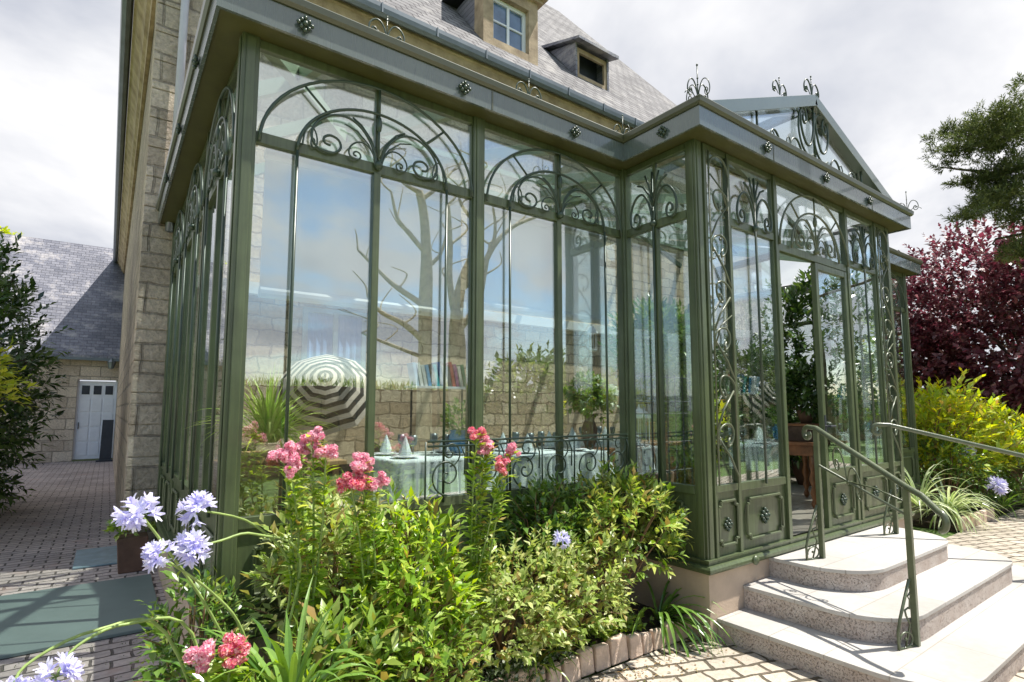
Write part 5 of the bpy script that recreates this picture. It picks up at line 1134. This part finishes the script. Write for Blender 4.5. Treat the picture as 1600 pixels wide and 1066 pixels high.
# white flowers in vase
t = top('flower_vase', 'green bush of white flowers in a vase seen through the right bay', 'plant', (4.34, 4.5, 1.18))
m = MB(); m.lathe((4.34, 4.5, 1.19), [(.05,0),(.08,.08),(.09,.2),(.05,.3),(.06,.36)], 14); part('vase', m, M['terra'], t, smooth=True)
P, D, Nn, LL, WW, *_ = shoots((4.34, 4.5, 1.74), (.20, .18, .18), 220, 8, .07, .04, 61, sl=.1, bottom=-.8); leafmesh('foliage', P, D, Nn, LL, WW, M['l_mid'], t)
P, D, Nn, LL, WW, *_ = shoots((4.50, 4.45, 1.76), (.16, .14, .15), 110, 8, .05, .04, 62, sl=.08, bottom=-.8); leafmesh('flowers', P, D, Nn, LL, WW, M['p_white'], t)
m = MB(); m.box((4.14, 4.3, ZF), (4.54, 4.7, 1.18)); tag(part('plant_stand', m, M['wood'], bevel=.01), 'square brown stand under the vase of white flowers', 'stand')
# big hanging plant and trellis
t = top('indoor_tree', 'bushy dark green indoor tree behind the side panel of the porch', 'plant', (5.6, 4.6, ZF))
m = MB(); m.lathe((5.6, 4.6, ZF), [(.12,0),(.18,.15),(.2,.35),(.19,.38)], 16); part('pot', m, M['terra'], t, smooth=True)
m = MB(); m.tube([(5.6,4.6,ZF+.3),(5.62,4.6,1.4),(5.6,4.6,2.3)], .03, 8); part('trunk', m, M['dbark'], t)
P, D, Nn, LL, WW, *_ = shoots((5.6, 4.6, 2.38), (.42, .40, .42), 420, 10, .13, .035, 63, sl=.24, bottom=-.9); leafmesh('crown', P, D, Nn, LL, WW, M['l_dark'], t)
t = top('iron_trellis', 'dark iron grid trellis standing inside behind the porch side panel', 'trellis', (4.4, 3.4, ZF))
m = MB(); xa, xb, yt = 4.02, 4.86, 3.55
for i in range(8): xx = xa+(xb-xa)*i/7; m.tube([(xx, yt, ZF), (xx, yt, 1.95 if i not in (0,7) else 2.0)], .009, 5)
for z in (.62, 1.0, 1.28, 1.56, 1.68, 1.92): m.tube([(xa, yt, z), (xb, yt, z)], .007, 5)
part('grid', m, M['dark'], t)
t = top('white_birdcage', 'small white domed cage on a table beyond the inner corner post', 'ornament', (5.05, 4.4, ZF))
m = MB(); m.lathe((5.05, 4.4, 1.50), [(.14,0),(.14,.02),(.10,.07),(.02,.11),(.006,.16)], 12); part('roof', m, M['white'], t)
m = MB()
for k in range(10): a = k*PI/5; m.tube([(5.05+.12*math.cos(a), 4.4+.12*math.sin(a), 1.22), (5.05+.12*math.cos(a), 4.4+.12*math.sin(a), 1.5)], .004, 4)
m.lathe((5.05, 4.4, 1.19), [(.13,0),(.13,.03)], 12); part('cage', m, M['white'], t); m = MB(); m.lathe((5.05, 4.4, ZF), [(.15,0),(.03,.03),(.025,.7),(.16,.715),(.16,.73)], 12); part('stand', m, M['wood'], t)
t = top('wooden_box', 'dark wooden box on the brown table by the open door', 'box', (7.05, 3.45, 1.215))
m = MB(); m.box((6.80, 3.28, 1.216), (7.32, 3.64, 1.40)); part('body', m, M['dbark'], t, bevel=.008); m = MB(); m.box((6.78, 3.26, 1.401), (7.34, 3.66, 1.43)); part('lid', m, M['wood'], t, bevel=.006)
t = top('potted_plant', 'leafy potted plant standing on the dark wooden box', 'plant', (7.05, 3.45, 1.43))
m = MB(); m.lathe((7.05, 3.45, 1.431), [(.06,0),(.09,.10),(.10,.16)], 14); part('pot', m, M['terra'], t, smooth=True)
P, D, Nn, LL, WW, *_ = shoots((7.05, 3.45, 1.85), (.20, .20, .30), 170, 8, .10, .045, 90, sl=.14, bottom=-.9); leafmesh('foliage', P, D, Nn, LL, WW, M['l_laurel'], t)
t = top('side_chest', 'dark wooden chest behind the open door', 'furniture', (7.6, 5.6, ZF))
m = MB(); m.box((7.0, 5.4, ZF), (8.2, 5.9, 1.35)); part('body', m, M['wood'], t, bevel=.01); m = MB(); m.box((6.95, 5.35, 1.351), (8.25, 5.95, 1.40)); part('chest_top', m, M['wood'], t, bevel=.008)
t = top('indoor_plant', 'leafy plant in a brown pot beside the open door', 'plant', (6.9, 4.9, ZF))
m = MB(); m.lathe((6.9, 4.9, ZF), [(.12,0),(.17,.15),(.19,.33)], 16); part('pot', m, M['terra'], t, smooth=True)
P, D, Nn, LL, WW, *_ = shoots((6.9, 4.9, 1.5), (.38, .38, .75), 360, 9, .15, .05, 64, sl=.2, bottom=-.95); leafmesh('foliage', P, D, Nn, LL, WW, M['l_dark'], t)

for i, (x, y, z, r, h, lab) in enumerate(((8.6, 5.2, 1.6, .7, 1.1, 'large dark leafy plant deep inside to the right of the doorway'), (8.75, 4.3, 2.35, .75, 1.35, 'tall dark indoor tree against the far end glazing'), (9.1, 6.4, 2.0, .7, 1.4, 'tall dark plant in the back right corner inside'))):
    t = top('indoor_plant', lab, 'plant', (x, y, ZF)); m = MB(); m.lathe((x, y, ZF), [(.14,0),(.2,.18),(.22,.36)], 16); part('pot', m, M['terra'], t, smooth=True)
    P, D, Nn, LL, WW, *_ = shoots((x, y, z), (r, r, h), 520, 9, .16, .06, 75+i, sl=.25, bottom=-.95); leafmesh('foliage', P, D, Nn, LL, WW, M['l_laurel'], t)

def ware(x, y, z, kind, lab, cat, grp):
    t = None; m = MB()
    if kind == 'plate': m.lathe((x, y, z), [(.05,0),(.07,.004),(.12,.014),(.122,.018),(.07,.008)], 20); mt = 'white'
    elif kind == 'glass': m.lathe((x, y, z), [(.032,0),(.032,.003),(.005,.008),(.005,.08),(.03,.10),(.038,.14),(.034,.18)], 12); mt = 'zinc'
    else: m.lathe((x, y, z), [(.05,0),(.055,.03),(.03,.10),(.004,.16)], 7); mt = 'cloth'
    tag(part(kind if kind != 'glass' else 'wine_glass', m, M[mt], smooth=kind != 'napkin'), lab, cat, grp)
for (tx, ty, where) in ((2.35, 4.55, 'on the cloth nearest the middle post'), (3.5, 4.35, 'on the cloth behind the scroll balustrade'), (5.2, 5.2, 'on the cloth behind the trellis')):
    for sx_, sy in ((-.3,-.2),(.3,-.2),(-.3,.2),(.3,.2)):
        z = ZF+.73+.009
        ware(tx+sx_, ty+sy, z, 'plate', 'white plate '+where, 'plate', 'plates '+where); ware(tx+sx_, ty+sy, z+.02, 'napkin', 'folded white napkin '+where, 'napkin', 'napkins '+where); ware(tx+sx_*.55, ty+sy*.6+.05, z, 'glass', 'stemmed glass '+where, 'glass', 'glasses '+where)
t = top('blue_vase', 'bright blue pot on the cloth nearest the middle post', 'vase', (2.62, 4.42, 1.194)); m = MB(); m.lathe((2.62, 4.42, 1.195), [(.06,0),(.10,.05),(.105,.16),(.08,.20),(.09,.22)], 18); part('vase', m, mat('blue_glaze', (.04,.22,.48), rough=.2, coat=.6), t, smooth=True)
P, D, Nn, LL, WW, *_ = shoots((2.62, 4.42, 1.50), (.12, .12, .12), 60, 7, .06, .025, 93, sl=.08, bottom=-.8); leafmesh('foliage', P, D, Nn, LL, WW, M['l_dark'], t)
